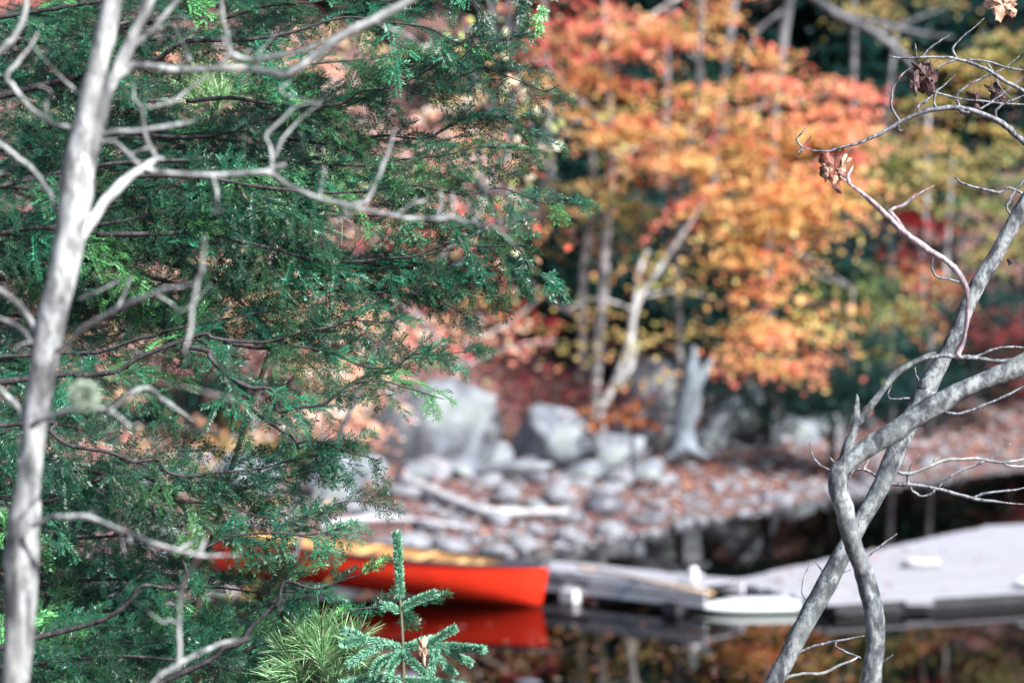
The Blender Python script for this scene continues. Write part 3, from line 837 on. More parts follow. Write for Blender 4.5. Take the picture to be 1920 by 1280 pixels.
# the dead stump
root = thing("dead_stump", "tall bleached dead stump with a forked splintered top among boulders", "stump", on_ground(1285, 836))
P, r = poly([(1278, 845, 26), (1283, 800, 21), (1290, 750, 19), (1297, 705, 20), (1300, 680, 12), (1301, 648, 3)], 43.6, 4)
V, F = tube(P, r, 10, .09, rng); part("trunk", V, F, M['snag'], root)
P, r = poly([(1300, 725, 14), (1318, 700, 10), (1334, 672, 3)], 43.6, 4)
V, F = tube(P, r, 8, .09, rng); part("splinter", V, F, M['snag'], root)
for pp in ([(1278, 835, 14), (1262, 850, 10), (1245, 862, 5)], [(1286, 835, 12), (1310, 850, 9), (1330, 856, 4)]):
    P, r = poly(pp, 43.4, 4); V, F = tube(P, r, 7, .06, rng); part("root", V, F, M['snag'], root)

# driftwood
P = np.array([on_ground(px, py) + [0, 0, .15] for px, py in [(755, 915), (800, 935), (850, 958), (905, 975), (960, 978), (1065, 976)]])
V, F = tube(smooth_path(P, 5), np.interp(np.linspace(0, 1, 26), [0, .3, 1], [.09, .1, .05]), 9, .08, rng)
o = part("driftwood_log", V - P[2], F, M['drift']); o.location = P[2]
props(o, "long bleached driftwood log curving down the beach to the water", "log")
P = np.array([on_ground(px, py) + [0, 0, .11] for px, py in [(600, 1000), (700, 985), (790, 990), (860, 1000)]])
V, F = tube(smooth_path(P, 5), np.interp(np.linspace(0, 1, 16), [0, 1], [.07, .03]), 8, .08, rng)
o = part("driftwood_log", V - P[1], F, M['drift']); o.location = P[1]
props(o, "short driftwood branch lying just above the canoe's far rim", "log")

# ------------------------------------------------------------------ canoe
CL = 5.3
def canoe_half(tt):
    a = np.abs(tt)
    return .44 * np.clip(1 - a ** 2.3, 0, 1) ** .85 + .008


def canoe_top(tt):
    return .47 + .06 * np.abs(tt) ** 3


def canoe_keel(tt):
    return -.06 + .05 * np.abs(tt) ** 4


def hull(inset, nu=49, nv=15):
    tt = np.linspace(-1, 1, nu)
    g = []
    for a in tt:
        b = max(canoe_half(a) - inset, .003); zt = canoe_top(a); zk = canoe_keel(a) + inset
        th = np.linspace(-1, 1, nv)
        yy = np.sign(th) * np.abs(np.sin(th * math.pi / 2)) ** .8 * b
        zz = zk + (zt - zk) * (1 - np.abs(np.cos(th * math.pi / 2)) ** .75)
        h = (zz - zk) / (zt - zk)
        yy = yy * np.where(np.abs(a) > .0, 1 - .12 * (1 - h) * np.abs(a), 1)
        xx = a * (CL / 2 - inset) - np.sign(a) * np.abs(a) ** 8 * .09 * (1 - h) ** 1.3
        g.append(np.stack([xx, yy, zz], 1))
    G = np.array(g)
    F = []
    for i in range(nu - 1):
        for j in range(nv - 1):
            F.append((i * nv + j, (i + 1) * nv + j, (i + 1) * nv + j + 1, i * nv + j + 1))
    return G, F


TH = math.radians(25)
bow = on_plane(1013, 1136, 0.0)
axis = np.array([-math.cos(TH), math.sin(TH)])
cc = bow[:2] + axis * (CL / 2 - .1)
canoe = thing("canoe", "red canoe with black rims and tan inside, pulled up on the shore", "canoe", (cc[0], cc[1], .13),
              rot=(math.radians(0), math.radians(0), 0))
yaw = math.atan2(-axis[1], -axis[0])               # local +x points to the bow
Rm = Matrix.Rotation(yaw, 4, 'Z') @ Matrix.Rotation(math.radians(3.0), 4, 'Y') @ Matrix.Rotation(math.radians(2.5), 4, 'X')
canoe.rotation_euler = Rm.to_euler()
G, F = hull(0.0)
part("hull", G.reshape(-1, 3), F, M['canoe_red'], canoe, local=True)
Gi, F = hull(.012)
part("lining", Gi.reshape(-1, 3), [f[::-1] for f in F], M['canoe_tan'], canoe, local=True)
for sgn, col in ((-1, 0), (1, -1)):
    P = G[:, col].copy(); P[:, 2] += .004
    V, F = tube(P, .023, 8); part("gunwale", V, F, M['black'], canoe, local=True)
for sg in (-1, 1):
    tt = np.linspace(.76, .995, 8) * sg
    L = np.stack([tt * CL / 2, canoe_half(tt), canoe_top(tt) + .012], 1); Rr = L * [1, -1, 1]
    mid = (L + Rr) / 2 + [0, 0, .012]
    V = np.concatenate([L, mid, Rr]); n8 = 8
    F = [(i, i + 1, n8 + i + 1, n8 + i) for i in range(7)] + [(n8 + i, n8 + i + 1, 2 * n8 + i + 1, 2 * n8 + i) for i in range(7)]
    part("deck_plate", V, F, M['black'], canoe, local=True)
for u, nm in ((.02, "yoke"), (.33, "thwart"), (-.42, "thwart")):
    b = canoe_half(np.array(u)) ; z = canoe_top(np.array(u)) - .02
    V, F = box((u * CL / 2, 0, z), (.07, 2 * b - .03, .02)); part(nm, V, F, M['ash_wood'], canoe, local=True)
for u in (.55, -.6):
    b = float(canoe_half(np.array(u))); z = float(canoe_top(np.array(u))) - .07
    st = part("seat", *box((u * CL / 2, 0, z), (.2, b * 1.1, .012)), M['ash_wood'], canoe, local=True)
    for dx in (-.12, .12):
        part("seat_rail", *box((u * CL / 2 + dx, 0, z + .004), (.035, 2 * b - .06, .03)), M['ash_wood'], st, local=True)

# ------------------------------------------------------------------ dock
DZ = .17
dock = thing("dock", "weathered grey floating dock of bleached boards on calm water", "dock", (5.2, 33.0, 0))
rgd = np.random.default_rng(77)
y = 30.9; k = 0
EX = np.array([[.922, .387, 0], [-.387, .922, 0], [0, 0, 1]])
while y < 39.2:
    xl = np.interp(y, [30.8, 32.9, 39.3], [3.79, 2.83, 7.4]) + rgd.uniform(-.05, .05)
    xr = 11.6
    # boards run a little away from the camera towards the right
    c = np.array([(xl + xr) / 2, y + (xr - xl) / 2 * .42, DZ + rgd.uniform(-.004, .004)])
    part("deck_board", *box(c, ((xr - xl) * 1.08, .117, .035), EX), M['deck_wood'], dock)
    y += .142; k += 1
# frame under the boards along the front
def beam(a, b, z, hgt, thick, mat, name, parent):
    a = np.array(a, float); b = np.array(b, float); d = b - a; L = np.linalg.norm(d); e = d / L
    ax = np.array([[e[0], e[1], 0], [-e[1], e[0], 0], [0, 0, 1]])
    c = np.array([(a[0] + b[0]) / 2, (a[1] + b[1]) / 2, z])
    return part(name, *box(c, (L, thick, hgt), ax), mat, parent)
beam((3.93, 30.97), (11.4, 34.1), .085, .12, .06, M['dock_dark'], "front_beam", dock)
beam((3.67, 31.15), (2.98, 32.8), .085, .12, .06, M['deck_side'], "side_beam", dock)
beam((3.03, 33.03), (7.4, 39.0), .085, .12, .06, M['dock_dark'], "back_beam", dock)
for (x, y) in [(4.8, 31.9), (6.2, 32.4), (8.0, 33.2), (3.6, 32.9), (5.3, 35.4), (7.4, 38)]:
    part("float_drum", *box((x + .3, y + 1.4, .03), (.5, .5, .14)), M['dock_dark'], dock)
for (x, y, sx, sz) in [(5.0, 31.32, .34, .07)]:
    part("bumper_block", *box((x, y, .13), (sx, .14, sz)), M['deck_wood'], dock)

rgd2 = np.random.default_rng(15)
n = 90
y = rgd2.uniform(31.2, 36, n); xx = np.interp(y, [30.8, 32.9, 39.3], [3.9, 2.95, 7.5]) + rgd2.exponential(.5, n) + .1
C = np.stack([xx, y + .42 * rgd2.uniform(.1, .6, n), np.full(n, DZ + .03)], 1)
V, F = leaf_quads(C, rgd2.standard_normal((n, 3)) * [1, 1, .2], unit(rgd2.standard_normal((n, 3)) * .3 + [0, -.1, 1]), rgd2.uniform(.06, .11, n), rgd2.uniform(.05, .09, n))
props(part("fallen_leaves", V, F, M['litter'], col=np.repeat(tint(rgd2, LIT, n), 4, 0), smooth=False), "dry leaves blown onto the left edge of the grey dock", "leaf litter", kind='stuff')
n = 150
C = np.stack([rgd2.uniform(-2.5, 3.5, n), rgd2.uniform(26.2, 30.5, n) - rgd2.exponential(.4, n), np.full(n, .008)], 1)
V, F = leaf_quads(C, rgd2.standard_normal((n, 3)) * [1, 1, .06], unit(rgd2.standard_normal((n, 3)) * .06 + [0, 0, 1]), rgd2.uniform(.05, .1, n), rgd2.uniform(.04, .08, n))
props(part("floating_leaves", V, F, M['litter'], col=np.repeat(tint(rgd2, LIT, n), 4, 0), smooth=False), "fallen leaves floating on the dark water in front of canoe and gangway", "leaf litter", kind='stuff')
gz_ = .34
gang = thing("gangway", "narrow grey gangway of short boards between canoe bow and dock", "gangway", (1.5, 32.2, 0))
a = np.array([.3, 33.25]); b_ = np.array([2.62, 31.35]); d = b_ - a; L = np.linalg.norm(d); e = d / L; nrm = np.array([-e[1], e[0]])
ax = np.array([[e[0], e[1], 0], [-e[1], e[0], 0], [0, 0, 1]])
for k in range(int(L / .15)):
    c = a + e * (.075 + k * .15)
    part("deck_board", *box((c[0], c[1], gz_ + rgd.uniform(-.004, .004)), (.138, .8 + rgd.uniform(-.03, .03), .035), ax), M['deck_wood'], gang)
q = -nrm * .4
for zz, mm in ((.28, 'deck_wood'), (.14, 'deck_side')):
    beam(a + q + e * .05, a + q + e * (1.15 if mm == 'deck_wood' else L), zz, .085, .04, M[mm], "fascia_board", gang)
beam(a + q + e * 1.2, a + q + e * L, .27, .11, .04, M['deck_side'], "fascia_board", gang)
beam(a - q, b_ - q, .25, .12, .04, M['deck_side'], "fascia_board", gang)
for s_ in (.95, 2.55):
    c = a + q * 1.1 + e * s_
    part("float_block", *box((c[0], c[1], .06), (.22, .2, .17), ax), M['white_post'] if s_ < 1 else M['dock_dark'], gang)
for s_ in (.1, 1.4, 2.2):
    c = a + e * s_
    part("float_drum", *box((c[0], c[1], .04), (.4, .5, .18), ax), M['dock_dark'], gang)

# mooring post
p = on_plane(1300, 1092, .34)
post = thing("mooring_post", "small white mooring post standing on the gangway end", "post", (p[0], p[1], .34))
V, F = tube(np.array([[0, 0, 0], [0, 0, .07], [0, 0, .1], [0, 0, .13], [0, 0, .17], [0, 0, .2]]), [.06, .055, .035, .06, .06, .03], 12)
part("post", V, F, M['white_post'], post, local=True)
V, F = tube(np.array([[-.12, 0, .1], [0, 0, .1], [.12, 0, .1]]), [.014, .016, .014], 8)
part("cross_pin", V, F, M['white_post'], post, local=True)

# paddle lying along the gangway
pa, pb = on_plane(1085, 1060, .38), on_plane(1338, 1112, .38)
pad = thing("paddle", "wooden canoe paddle lying along the gangway, blade towards the canoe", "paddle", (pa[0], pa[1], .375))
dv = unit(pb - pa); Lp = np.linalg.norm(pb - pa); sd = np.array([-dv[1], dv[0], 0])
uu = np.linspace(0, .5, 9); wd = .085 * np.clip(np.sin(np.clip((uu + .03) / .5, 0, 1) * math.pi) ** .45, .15, 1)
top = [np.array([0, 0, .014])] * 9
Lft = dv * uu[:, None] + sd * wd[:, None]; Rgt = dv * uu[:, None] - sd * wd[:, None]; Mid = dv * uu[:, None] + [0, 0, .014]; Bot = dv * uu[:, None] - [0, 0, .006]
V = np.concatenate([Lft, Mid, Rgt, Bot])
F = []
for i_ in range(8):
    for a0, a1 in ((0, 1), (1, 2), (2, 3), (3, 0)):
        F.append((a0 * 9 + i_, a0 * 9 + i_ + 1, a1 * 9 + i_ + 1, a1 * 9 + i_))
part("blade", V, F, M['paddle_wood'], pad, local=True)
V, F = tube(np.array([dv * .42, dv * (Lp - .08)]), .016, 8); part("shaft", V, F, M['paddle_wood'], pad, local=True)
V, F = tube(np.array([dv * (Lp - .08) - sd * .06, dv * (Lp - .05), dv * (Lp - .08) + sd * .06]), [.014, .02, .014], 8); part("grip", V, F, M['paddle_wood'], pad, local=True)

# white boards
def board(name, label, c, ang, L, W, H, tilt=(0, 0)):
    root = thing(name, label, "paddle board", c)
    root.rotation_euler = (tilt[0], tilt[1], ang)
    nu, nv = 29, 12
    tt = np.linspace(-1, 1, nu); V = []
    for a in tt:
        b = W / 2 * max(1 - abs(a) ** 2.6, .0005) ** .6
        th = np.linspace(0, 2 * math.pi, nv, endpoint=False)
        V.append(np.stack([np.full(nv, a * L / 2), b * np.sign(np.cos(th)) * np.abs(np.cos(th)) ** .6,
                           H / 2 * np.sign(np.sin(th)) * np.abs(np.sin(th)) ** .5 * max(1 - abs(a) ** 6, .1) + .1 * max(a, 0) ** 4], 1))
    F = [(i * nv + j, i * nv + (j + 1) % nv, (i + 1) * nv + (j + 1) % nv, (i + 1) * nv + j) for i in range(nu - 1) for j in range(nv)]
    part("hull", np.concatenate(V), F, M['white'], root, local=True)
    part("deck_pad", *box((-.1 * L, 0, H / 2 + .004), (L * .4, W * .6, .01)), M['white_post'], root, local=True)
    for s in (-1, 1):
        part("fin", *box((-L * .42, s * .08, -H / 2 - .03), (.1, .012, .09)), M['black'], root, local=True)
    return root
p = on_plane(1455, 1128, .1)
board("paddle_board", "white paddle board floating against the front corner of the dock", (p[0], p[1], .06), math.radians(8), 2.0, .62, .14)
p = on_plane(1945, 1082, .27)
board("paddle_board", "white paddle board lying on the dock at its right end", (p[0] + .5, p[1], .26), math.radians(28), 1.9, .6, .13)

# cream cushion
p = on_plane(1728, 1062, .188)
cu = thing("foam_cushion", "low cream foam cushion lying in the middle of the dock", "cushion", (p[0], p[1], .188))
V, F = ICO[3]
Vc = np.sign(V) * np.abs(V) ** .5 * [.24, .16, .055] + [0, 0, .055]
part("cushion", Vc, F, M['cream'], cu, local=True)
V, F = tube(np.array([[-.23, -.15, .055], [.23, -.15, .055], [.23, .15, .055], [-.23, .15, .055], [-.23, -.15, .055]]), .012, 6)
part("seam", V, F, M['cream'], cu, local=True)

# ------------------------------------------------------------------ hemlock in focus
def make_spray(L, rg):
    """a flat hemlock side shoot along +x with twigs and needles; z is its upper side"""
    nd_p, nd_d, nd_n, tw0, tw1, nd_t, nd_b = [], [], [], [], [], [], []
    bend = rg.normal(0, .18); droop = rg.uniform(.15, .6)
    def axis(t):
        return np.array([L * t, bend * L * t * t, -droop * L * t * t])
    ts = np.linspace(0, 1, 7); ap = np.array([axis(t) for t in ts])
    tw0 += list(ap[:-1]); tw1 += list(ap[1:])
    def needles(p0, p1, up, ramp_):
        d = p1 - p0; ln = np.linalg.norm(d); e = d / ln
        k = max(int(ln / .0017), 3)
        u = (np.arange(k) + rg.random(k)) / k
        side = np.where(np.arange(k) % 2 == 0, 1.0, -1.0)
        sv = np.cross(up, e); sv /= np.linalg.norm(sv)
        ang = np.radians(rg.normal(52, 6, k))
        D = e[None] * np.cos(ang)[:, None] + sv[None] * (side * np.sin(ang))[:, None] + up[None] * (rg.normal(.06, .09, k) + (rg.random(k) < .15) * .5)[:, None]
        nd_p.append(p0 + d * u[:, None]); nd_d.append(D)
        nd_n.append(up[None] + .15 * rg.standard_normal((k, 3)) + .3 * rg.standard_normal((1, 3)))
        nd_b.append(np.full(k, rg.choice([.5, .75, 1.0, 1.25, 1.5])))
        nd_t.append(np.full(k, ramp_) if np.isscalar(ramp_) else ramp_)
    upv = np.array([0, 0, 1.0])
    for i_ in range(6): needles(ap[i_], ap[i_ + 1], upv, .3 if i_ < 4 else .8)
    t = .06; sgn = 1
    while t < .95:
        l = min(.13, L * .5 * (1 - t) ** .75 * rg.uniform(.6, 1.25) + .012)
        p0 = axis(t); e = unit(axis(min(t + .05, 1)) - p0)
        a = math.radians(rg.normal(38, 8)) * sgn
        dvec = np.array([e[0] * math.cos(a) - e[1] * math.sin(a), e[0] * math.sin(a) + e[1] * math.cos(a), e[2] + rg.normal(-.1, .16)])
        p1 = p0 + unit(dvec) * l * .55; p2 = p1 + unit(dvec + np.array([.25, 0, -.22 + rg.normal(0, .12)])) * l * .45
        tw0 += [p0, p1]; tw1 += [p1, p2]
        needles(p0, p1, upv, .25); needles(p1, p2, upv, .75)
        if l > .05:                       # a side twig of its own
            for sg2 in (1, -1):
                dv2 = unit(np.array([dvec[0] * .7 - sg2 * dvec[1] * .7, dvec[1] * .7 + sg2 * dvec[0] * .7, -.15 + rg.normal(0, .1)]))
                q0 = p0 + (p1 - p0) * rg.uniform(.4, .95); q1 = q0 + dv2 * l * .4
                tw0.append(q0); tw1.append(q1); needles(q0, q1, upv, .6)
        sgn = -sgn; t += rg.uniform(.018, .03) / L
    return [np.concatenate(a) for a in (nd_p, nd_d, nd_n, nd_t)] + [np.array(tw0), np.array(tw1), np.concatenate(nd_b)]


rgh = np.random.default_rng(2024)
SPRAYS = [make_spray(L, rgh) for L in (.1, .14, .17, .2, .23, .26, .3, .34) for _ in (0, 1)]
SPL = np.repeat([.1, .14, .17, .2, .23, .26, .3, .34], 2)

hb = gp(-1.95, 7.3)
hem = thing("hemlock_tree", "dense green hemlock with feathery drooping sprays filling half the view", "tree", hb)
P = np.array([hb - [0, 0, .2], hb + [.02, 0, 1.0], hb + [0, .03, 2.2], hb + [.03, 0, 3.6]])
V, F = tube(smooth_path(P, 6), np.linspace(.09, .045, 19), 12, .05, rgh); part("trunk", V, F, M['dark_bark'], hem)


def hem_limb(pts, d0, d1, rad=6, dens=1.0, size=1.0, start=.0, bare=.12, tilt=None, sub=True, wob=1.0):
    """pts: pixel path base -> tip; foliage sprays alternate along it"""
    n = len(pts)
    pts = [(p[0] + rgh.normal(0, 14), p[1] + rgh.normal(0, 9)) if 0 < i < n - 1 else p for i, p in enumerate(pts)]
    pts = [q for i in range(n - 1) for q in (pts[i], ((pts[i][0] + pts[i + 1][0]) / 2 + rgh.normal(0, 10), (pts[i][1] + pts[i + 1][1]) / 2 + rgh.normal(0, 8)))] + [pts[-1]]
    n = len(pts)
    A = np.array([[*pt(p[0], p[1], d0 + (d1 - d0) * i / (n - 1))] for i, p in enumerate(pts)])
    Q = smooth_path(A, 8)
    seg = np.linalg.norm(np.diff(Q, axis=0), axis=1); s = np.concatenate([[0], np.cumsum(seg)]); Lt = s[-1]
    r = np.interp(s / Lt, [0, .5, 1], [rad * .75, rad * .42, .8]) * d0 / FPX
    V, F = tube(Q, r, 7, .06, rgh)
    br = part("branch", V, F, M['dark_bark'], hem)
    th0 = rgh.normal(.95, .3) if tilt is None else tilt
    NP, ND, NN, NT, NB, T0, T1 = [], [], [], [], [], [], []
    pos = bare * Lt; sg = 1
    while pos < Lt:
        f = pos / Lt
        p = np.array([np.interp(pos, s, Q[:, j]) for j in range(3)])
        e = unit(np.array([np.interp(pos + .02, s, Q[:, j]) for j in range(3)]) - np.array([np.interp(pos - .02, s, Q[:, j]) for j in range(3)]))
        th = th0 + rgh.normal(0, .2) * wob
        up = unit(np.cross(np.cross(e, [0, -math.sin(th), math.cos(th)]), e))
        sv = np.cross(up, e)
        want = size * np.interp(f, [0, .25, .75, 1], [.26, .3, .2, .11]) * rgh.uniform(.65, 1.25)
        if f > .93: ang = 0.12 * sg
        else: ang = math.radians(rgh.normal(36, 10)) * sg
        xd = e * math.cos(ang) + sv * math.sin(ang); yd = np.cross(up, xd)
        k = int(np.abs(SPL - want).argmin()); k += rgh.integers(0, 2) if k + 1 < len(SPL) and SPL[k] == SPL[min(k + 1, len(SPL) - 1)] else 0
        sp = SPRAYS[k]; sc = want / SPL[k]
        sc_l = np.clip(sc, .8, 1.2)
        B = np.stack([xd, yd, up])
        NP.append(p + (sp[0] * sc_l) @ B); ND.append(sp[1] @ B); NN.append(sp[2] @ B); NT.append(sp[3] * (.6 + .5 * f)); NB.append(sp[6][:, None] * tint(rgh, HEMLOCK[:3] + HEMLOCK[4:], 1, .2) * rgh.choice([.4, .7, 1.0, 1.4, 1.9]))
        T0.append(p + (sp[4] * sc_l) @ B); T1.append(p + (sp[5] * sc_l) @ B)
        sg = -sg; pos += rgh.uniform(.044, .088) / dens
    NP, ND, NN, NT, NB = (np.concatenate(a) for a in (NP, ND, NN, NT, NB)); T0, T1 = np.concatenate(T0), np.concatenate(T1)
    k = len(NP)
    V, F = leaf_quads(NP, ND, NN, rgh.uniform(.0105, .016, k), rgh.uniform(.0022, .003, k), .5)
    K = NB * .78 + .22 * tint(rgh, HEMLOCK, k, .2)
    tipc = np.array([.075, .18, .045])
    wt = (np.clip(NT - .45, 0, 1) * rgh.random(k) * .9)[:, None]
    K = K * (1 - wt) + tipc * wt
    part("needles", V, F, M['needle'], br, smooth=False, col=np.repeat(np.clip(K, .004, .9), 4, 0), kind='stuff')
    V, F = tubes_quads(T0, T1, .0009, .0006); part("twigs", V, F, M['dark_bark'], br, kind='stuff')
    return k


TOTAL = 0
LIMBS = [
    # pts, d0, d1, radius, density, size
    ([(-260, 40), (-60, 40), (150, 10), (400, -30), (640, -60)], 7.3, 6.8, 8, 1.0, 1.0),
    ([(-260, 130), (-80, 90), (130, 60), (330, 40), (520, 20), (660, 0), (800, -10)], 7.4, 6.8, 8, 1.1, 1.0),
    ([(-260, 215), (-40, 195), (140, 152), (300, 105), (480, 62), (640, 55), (800, 60), (900, 90)], 7.2, 6.7, 11, 1.1, 1.0),
    ([(350, 190), (520, 185), (650, 182), (760, 150), (860, 105), (955, 70)], 7.0, 6.65, 6, 1.0, .8),
    ([(200, 240), (420, 240), (640, 200), (760, 160), (880, 150), (980, 135), (1048, 160)], 7.1, 6.7, 6, 1.1, .85),
    ([(-260, 330), (-60, 290), (180, 255), (430, 245), (640, 268), (800, 262), (920, 225), (1000, 245)], 7.3, 6.75, 9, 1.1, 1.0),
    ([(-200, 380), (60, 330), (280, 300), (500, 300), (680, 310), (820, 290), (940, 275)], 7.2, 6.7, 8, 1.1, .95),
    ([(250, 330), (500, 335), (680, 352), (820, 350), (940, 352), (1010, 372), (1095, 386)], 6.95, 6.65, 6, 1.1, .75),
    ([(-260, 470), (-40, 440), (150, 425), (350, 400), (560, 395), (720, 400), (850, 425)], 7.2, 6.75, 9, 1.05, 1.0),
    ([(180, 440), (380, 440), (560, 470), (720, 475), (860, 455), (980, 470), (1025, 525)], 7.0, 6.65, 7, 1.2, .8),
    ([(300, 490), (520, 510), (680, 520), (820, 500), (930, 500), (975, 498)], 7.1, 6.7, 6, 1.1, .85),
    ([(-260, 560), (-20, 530), (200, 500), (420, 520), (600, 545), (760, 545), (850, 575), (890, 612)], 7.3, 6.7, 8, 1.0, .9),
    ([(-260, 720), (110, 708), (215, 692), (330, 645), (420, 640), (560, 620), (680, 600), (770, 585)], 7.0, 6.75, 11, .9, .9),
    ([(-200, 650), (120, 662), (240, 640), (330, 628), (480, 590), (640, 560)], 7.2, 6.8, 7, .9, .9),
    ([(-260, 610), (0, 590), (200, 580), (380, 575), (520, 580)], 7.4, 7.0, 7, 1.0, 1.0),
    ([(420, 640), (560, 660), (680, 692), (780, 668), (882, 658)], 6.9, 6.65, 5, 1.0, .7),
    ([(340, 648), (400, 680), (460, 725), (530, 765), (610, 760), (720, 740), (832, 748)], 6.8, 6.6, 7, .85, .75),
    ([(460, 725), (500, 790), (560, 830), (620, 835), (718, 864)], 6.8, 6.65, 5, .9, .7),
    ([(-200, 790), (60, 790), (150, 828), (240, 868), (320, 885), (430, 880), (560, 850), (640, 845)], 6.9, 6.7, 8, 1.0, .9),
    ([(-260, 860), (-20, 870), (180, 900), (360, 920), (500, 905), (600, 880)], 7.2, 6.8, 7, 1.0, .95),
    ([(-260, 960), (80, 930), (200, 900), (330, 940), (480, 960), (600, 945), (690, 940)], 7.0, 6.65, 7, 1.0, .85),
    ([(-260, 1010), (60, 1005), (250, 990), (420, 1000), (560, 1010), (640, 1000)], 7.2, 6.8, 7, 1.0, .85),
    ([(-100, 1240), (160, 1170), (215, 1152), (290, 1110), (345, 1060), (380, 1035), (500, 1005), (640, 990)], 6.8, 6.6, 9, .75, .7),
    ([(-260, 1080), (60, 1090), (250, 1090), (420, 1100), (560, 1110)], 7.2, 6.9, 8, 1.15, 1.0),
    ([(280, 1290), (400, 1225), (455, 1195), (510, 1140), (560, 1090), (630, 1062), (700, 1050)], 6.75, 6.6, 9, 1.0, .45),
    ([(430, 1230), (520, 1200), (620, 1165), (720, 1135), (800, 1130)], 6.9, 6.75, 5, 1.1, .42),
    ([(-260, 1170), (0, 1180), (200, 1180), (380, 1190), (520, 1200), (620, 1200)], 7.1, 6.8, 8, 1.1, 1.0),
    ([(-260, 1260), (0, 1255), (200, 1245), (420, 1258), (560, 1268), (680, 1262)], 7.0, 6.75, 8, 1.2, 1.0),
    ([(-200, 1340), (60, 1310), (300, 1300), (520, 1310)], 7.0, 6.8, 8, 1.2, 1.0),
    ([(840, -90), (872, -30), (884, 20), (890, 62)], 6.7, 6.7, 4, 1.3, .5),
    ([(920, -80), (975, -30), (1005, 5), (1020, 25)], 6.7, 6.7, 4, 1.3, .5),
    # a second layer behind
    ([(-260, 100), (100, 180), (350, 170), (560, 130), (760, 110)], 7.9, 7.5, 8, .7, 1.1),
    ([(-260, 280), (60, 350), (300, 390), (520, 370), (700, 340)], 7.9, 7.5, 8, .9, 1.1),
    ([(-260, 420), (60, 480), (260, 480), (460, 450)], 7.9, 7.5, 8, .9, 1.1),
    ([(-260, 1060), (60, 1120), (260, 1160), (460, 1230)], 7.8, 7.5, 8, .9, 1.1),
    ([(-260, 900), (0, 960), (160, 1060), (330, 1130)], 7.8, 7.5, 8, .7, 1.0),
]
for L_ in LIMBS: TOTAL += hem_limb(*L_)
print("hemlock needles", TOTAL)

# a dark evergreen added behind the hemlock so its gaps look shaded
rg2 = np.random.default_rng(404)
b2 = gp(-2.4, 9.8)
sh = thing("evergreen_tree", "dark evergreen added close behind the hemlock to darken its gaps", "tree", b2)
V, F = tube(np.array([b2 - [0, 0, .2], b2 + [0, 0, 1.5], b2 + [.02, 0, 3.2], b2 + [0, 0, 4.6]]), [.1, .08, .06, .04], 10); part("trunk", V, F, M['dark_bark'], sh)
for (px, py, wx, hy, k) in [(60, 60, 230, 110, 46), (240, 250, 260, 120, 60), (60, 420, 240, 120, 50), (350, 400, 190, 80, 30), (120, 580, 220, 70, 30),
                            (420, 120, 160, 70, 16), (520, 300, 190, 60, 22), (60, 780, 140, 70, 12), (80, 960, 180, 70, 14), (130, 1140, 240, 100, 36), (330, 1220, 170, 70, 22)]:
    dd = 9.6
    c0 = pt(px, py, dd)
    u = unit(rg2.standard_normal((k, 3))) * rg2.random((k, 1)) ** .45 * [wx * dd / FPX, .35, hy * dd / FPX] + c0
    P0, P1, Cn, Dn, Nn = [], [], [], [], []
    for q in u:
        e = unit(np.array([rg2.uniform(.5, 1), rg2.normal(-.2, .4), rg2.normal(-.12, .2)]))
        L2 = rg2.uniform(.12, .3); P0.append(q - e * L2 * .6); P1.append(q + e * L2)
        m2 = int(330 * L2 / .2)
        t2 = rg2.random(m2); sd2 = unit(np.cross(e, [0, .55, .83])); ww = rg2.standard_normal(m2) * .055 * (1.15 - t2)
        Cn.append(q + e * (t2 * L2)[:, None] + sd2 * ww[:, None] + [0, 0, -.3] * (ww ** 2 * 6)[:, None] + .008 * rg2.standard_normal((m2, 3)))
        Dn.append(e + sd2 * np.sign(ww)[:, None] * 1.1 + .3 * rg2.standard_normal((m2, 3))); Nn.append(np.array([0, -.55, .83]) + .4 * rg2.standard_normal((m2, 3)))
    P0, P1, Cn, Dn, Nn = np.array(P0), np.array(P1), np.concatenate(Cn), np.concatenate(Dn), np.concatenate(Nn)
    V, F = tubes_quads(P0, P1, .005, .002); br = part("branches", V, F, M['dark_bark'], sh, kind='stuff')
    V, F = leaf_quads(Cn, Dn, Nn, rg2.uniform(.014, .024, len(Cn)), .0045, .5)
    part("needles", V, F, M['needle'], br, smooth=False, col=np.repeat(tint(rg2, TEAL, len(Cn), .3), 4, 0), kind='stuff')

# ------------------------------------------------------------------ other near plants
def needle_brush(path, r_n, per_m, rg, spread, length, width, pal, tip_only=False):
    """needles all round a shoot"""
    seg = np.linalg.norm(np.diff(path, axis=0), axis=1); s = np.concatenate([[0], np.cumsum(seg)])
    k = int(per_m * s[-1]); u = rg.random(k) * s[-1]
    P = np.stack([np.interp(u, s, path[:, j]) for j in range(3)], 1)
    P2 = np.stack([np.interp(np.minimum(u + .004, s[-1] + .004), np.append(s, s[-1] + .004), np.append(path[:, j], path[-1, j] + (path[-1, j] - path[-2, j]) / seg[-1] * .004)) for j in range(3)], 1)
    e = unit(P2 - P)
    rv = rg.standard_normal((k, 3)); rv = unit(rv - (rv * e).sum(1, keepdims=True) * e)
    a = np.radians(rg.normal(spread, 10, k))[:, None]
    D = e * np.cos(a) + rv * np.sin(a)
    N = unit(np.cross(D, rg.standard_normal((k, 3))))
    V, F = leaf_quads(P, D, N, rg.uniform(.8, 1.15, k) * length, width, .5)
    return V, F, np.repeat(tint(rg, pal, k, .2), 4, 0)


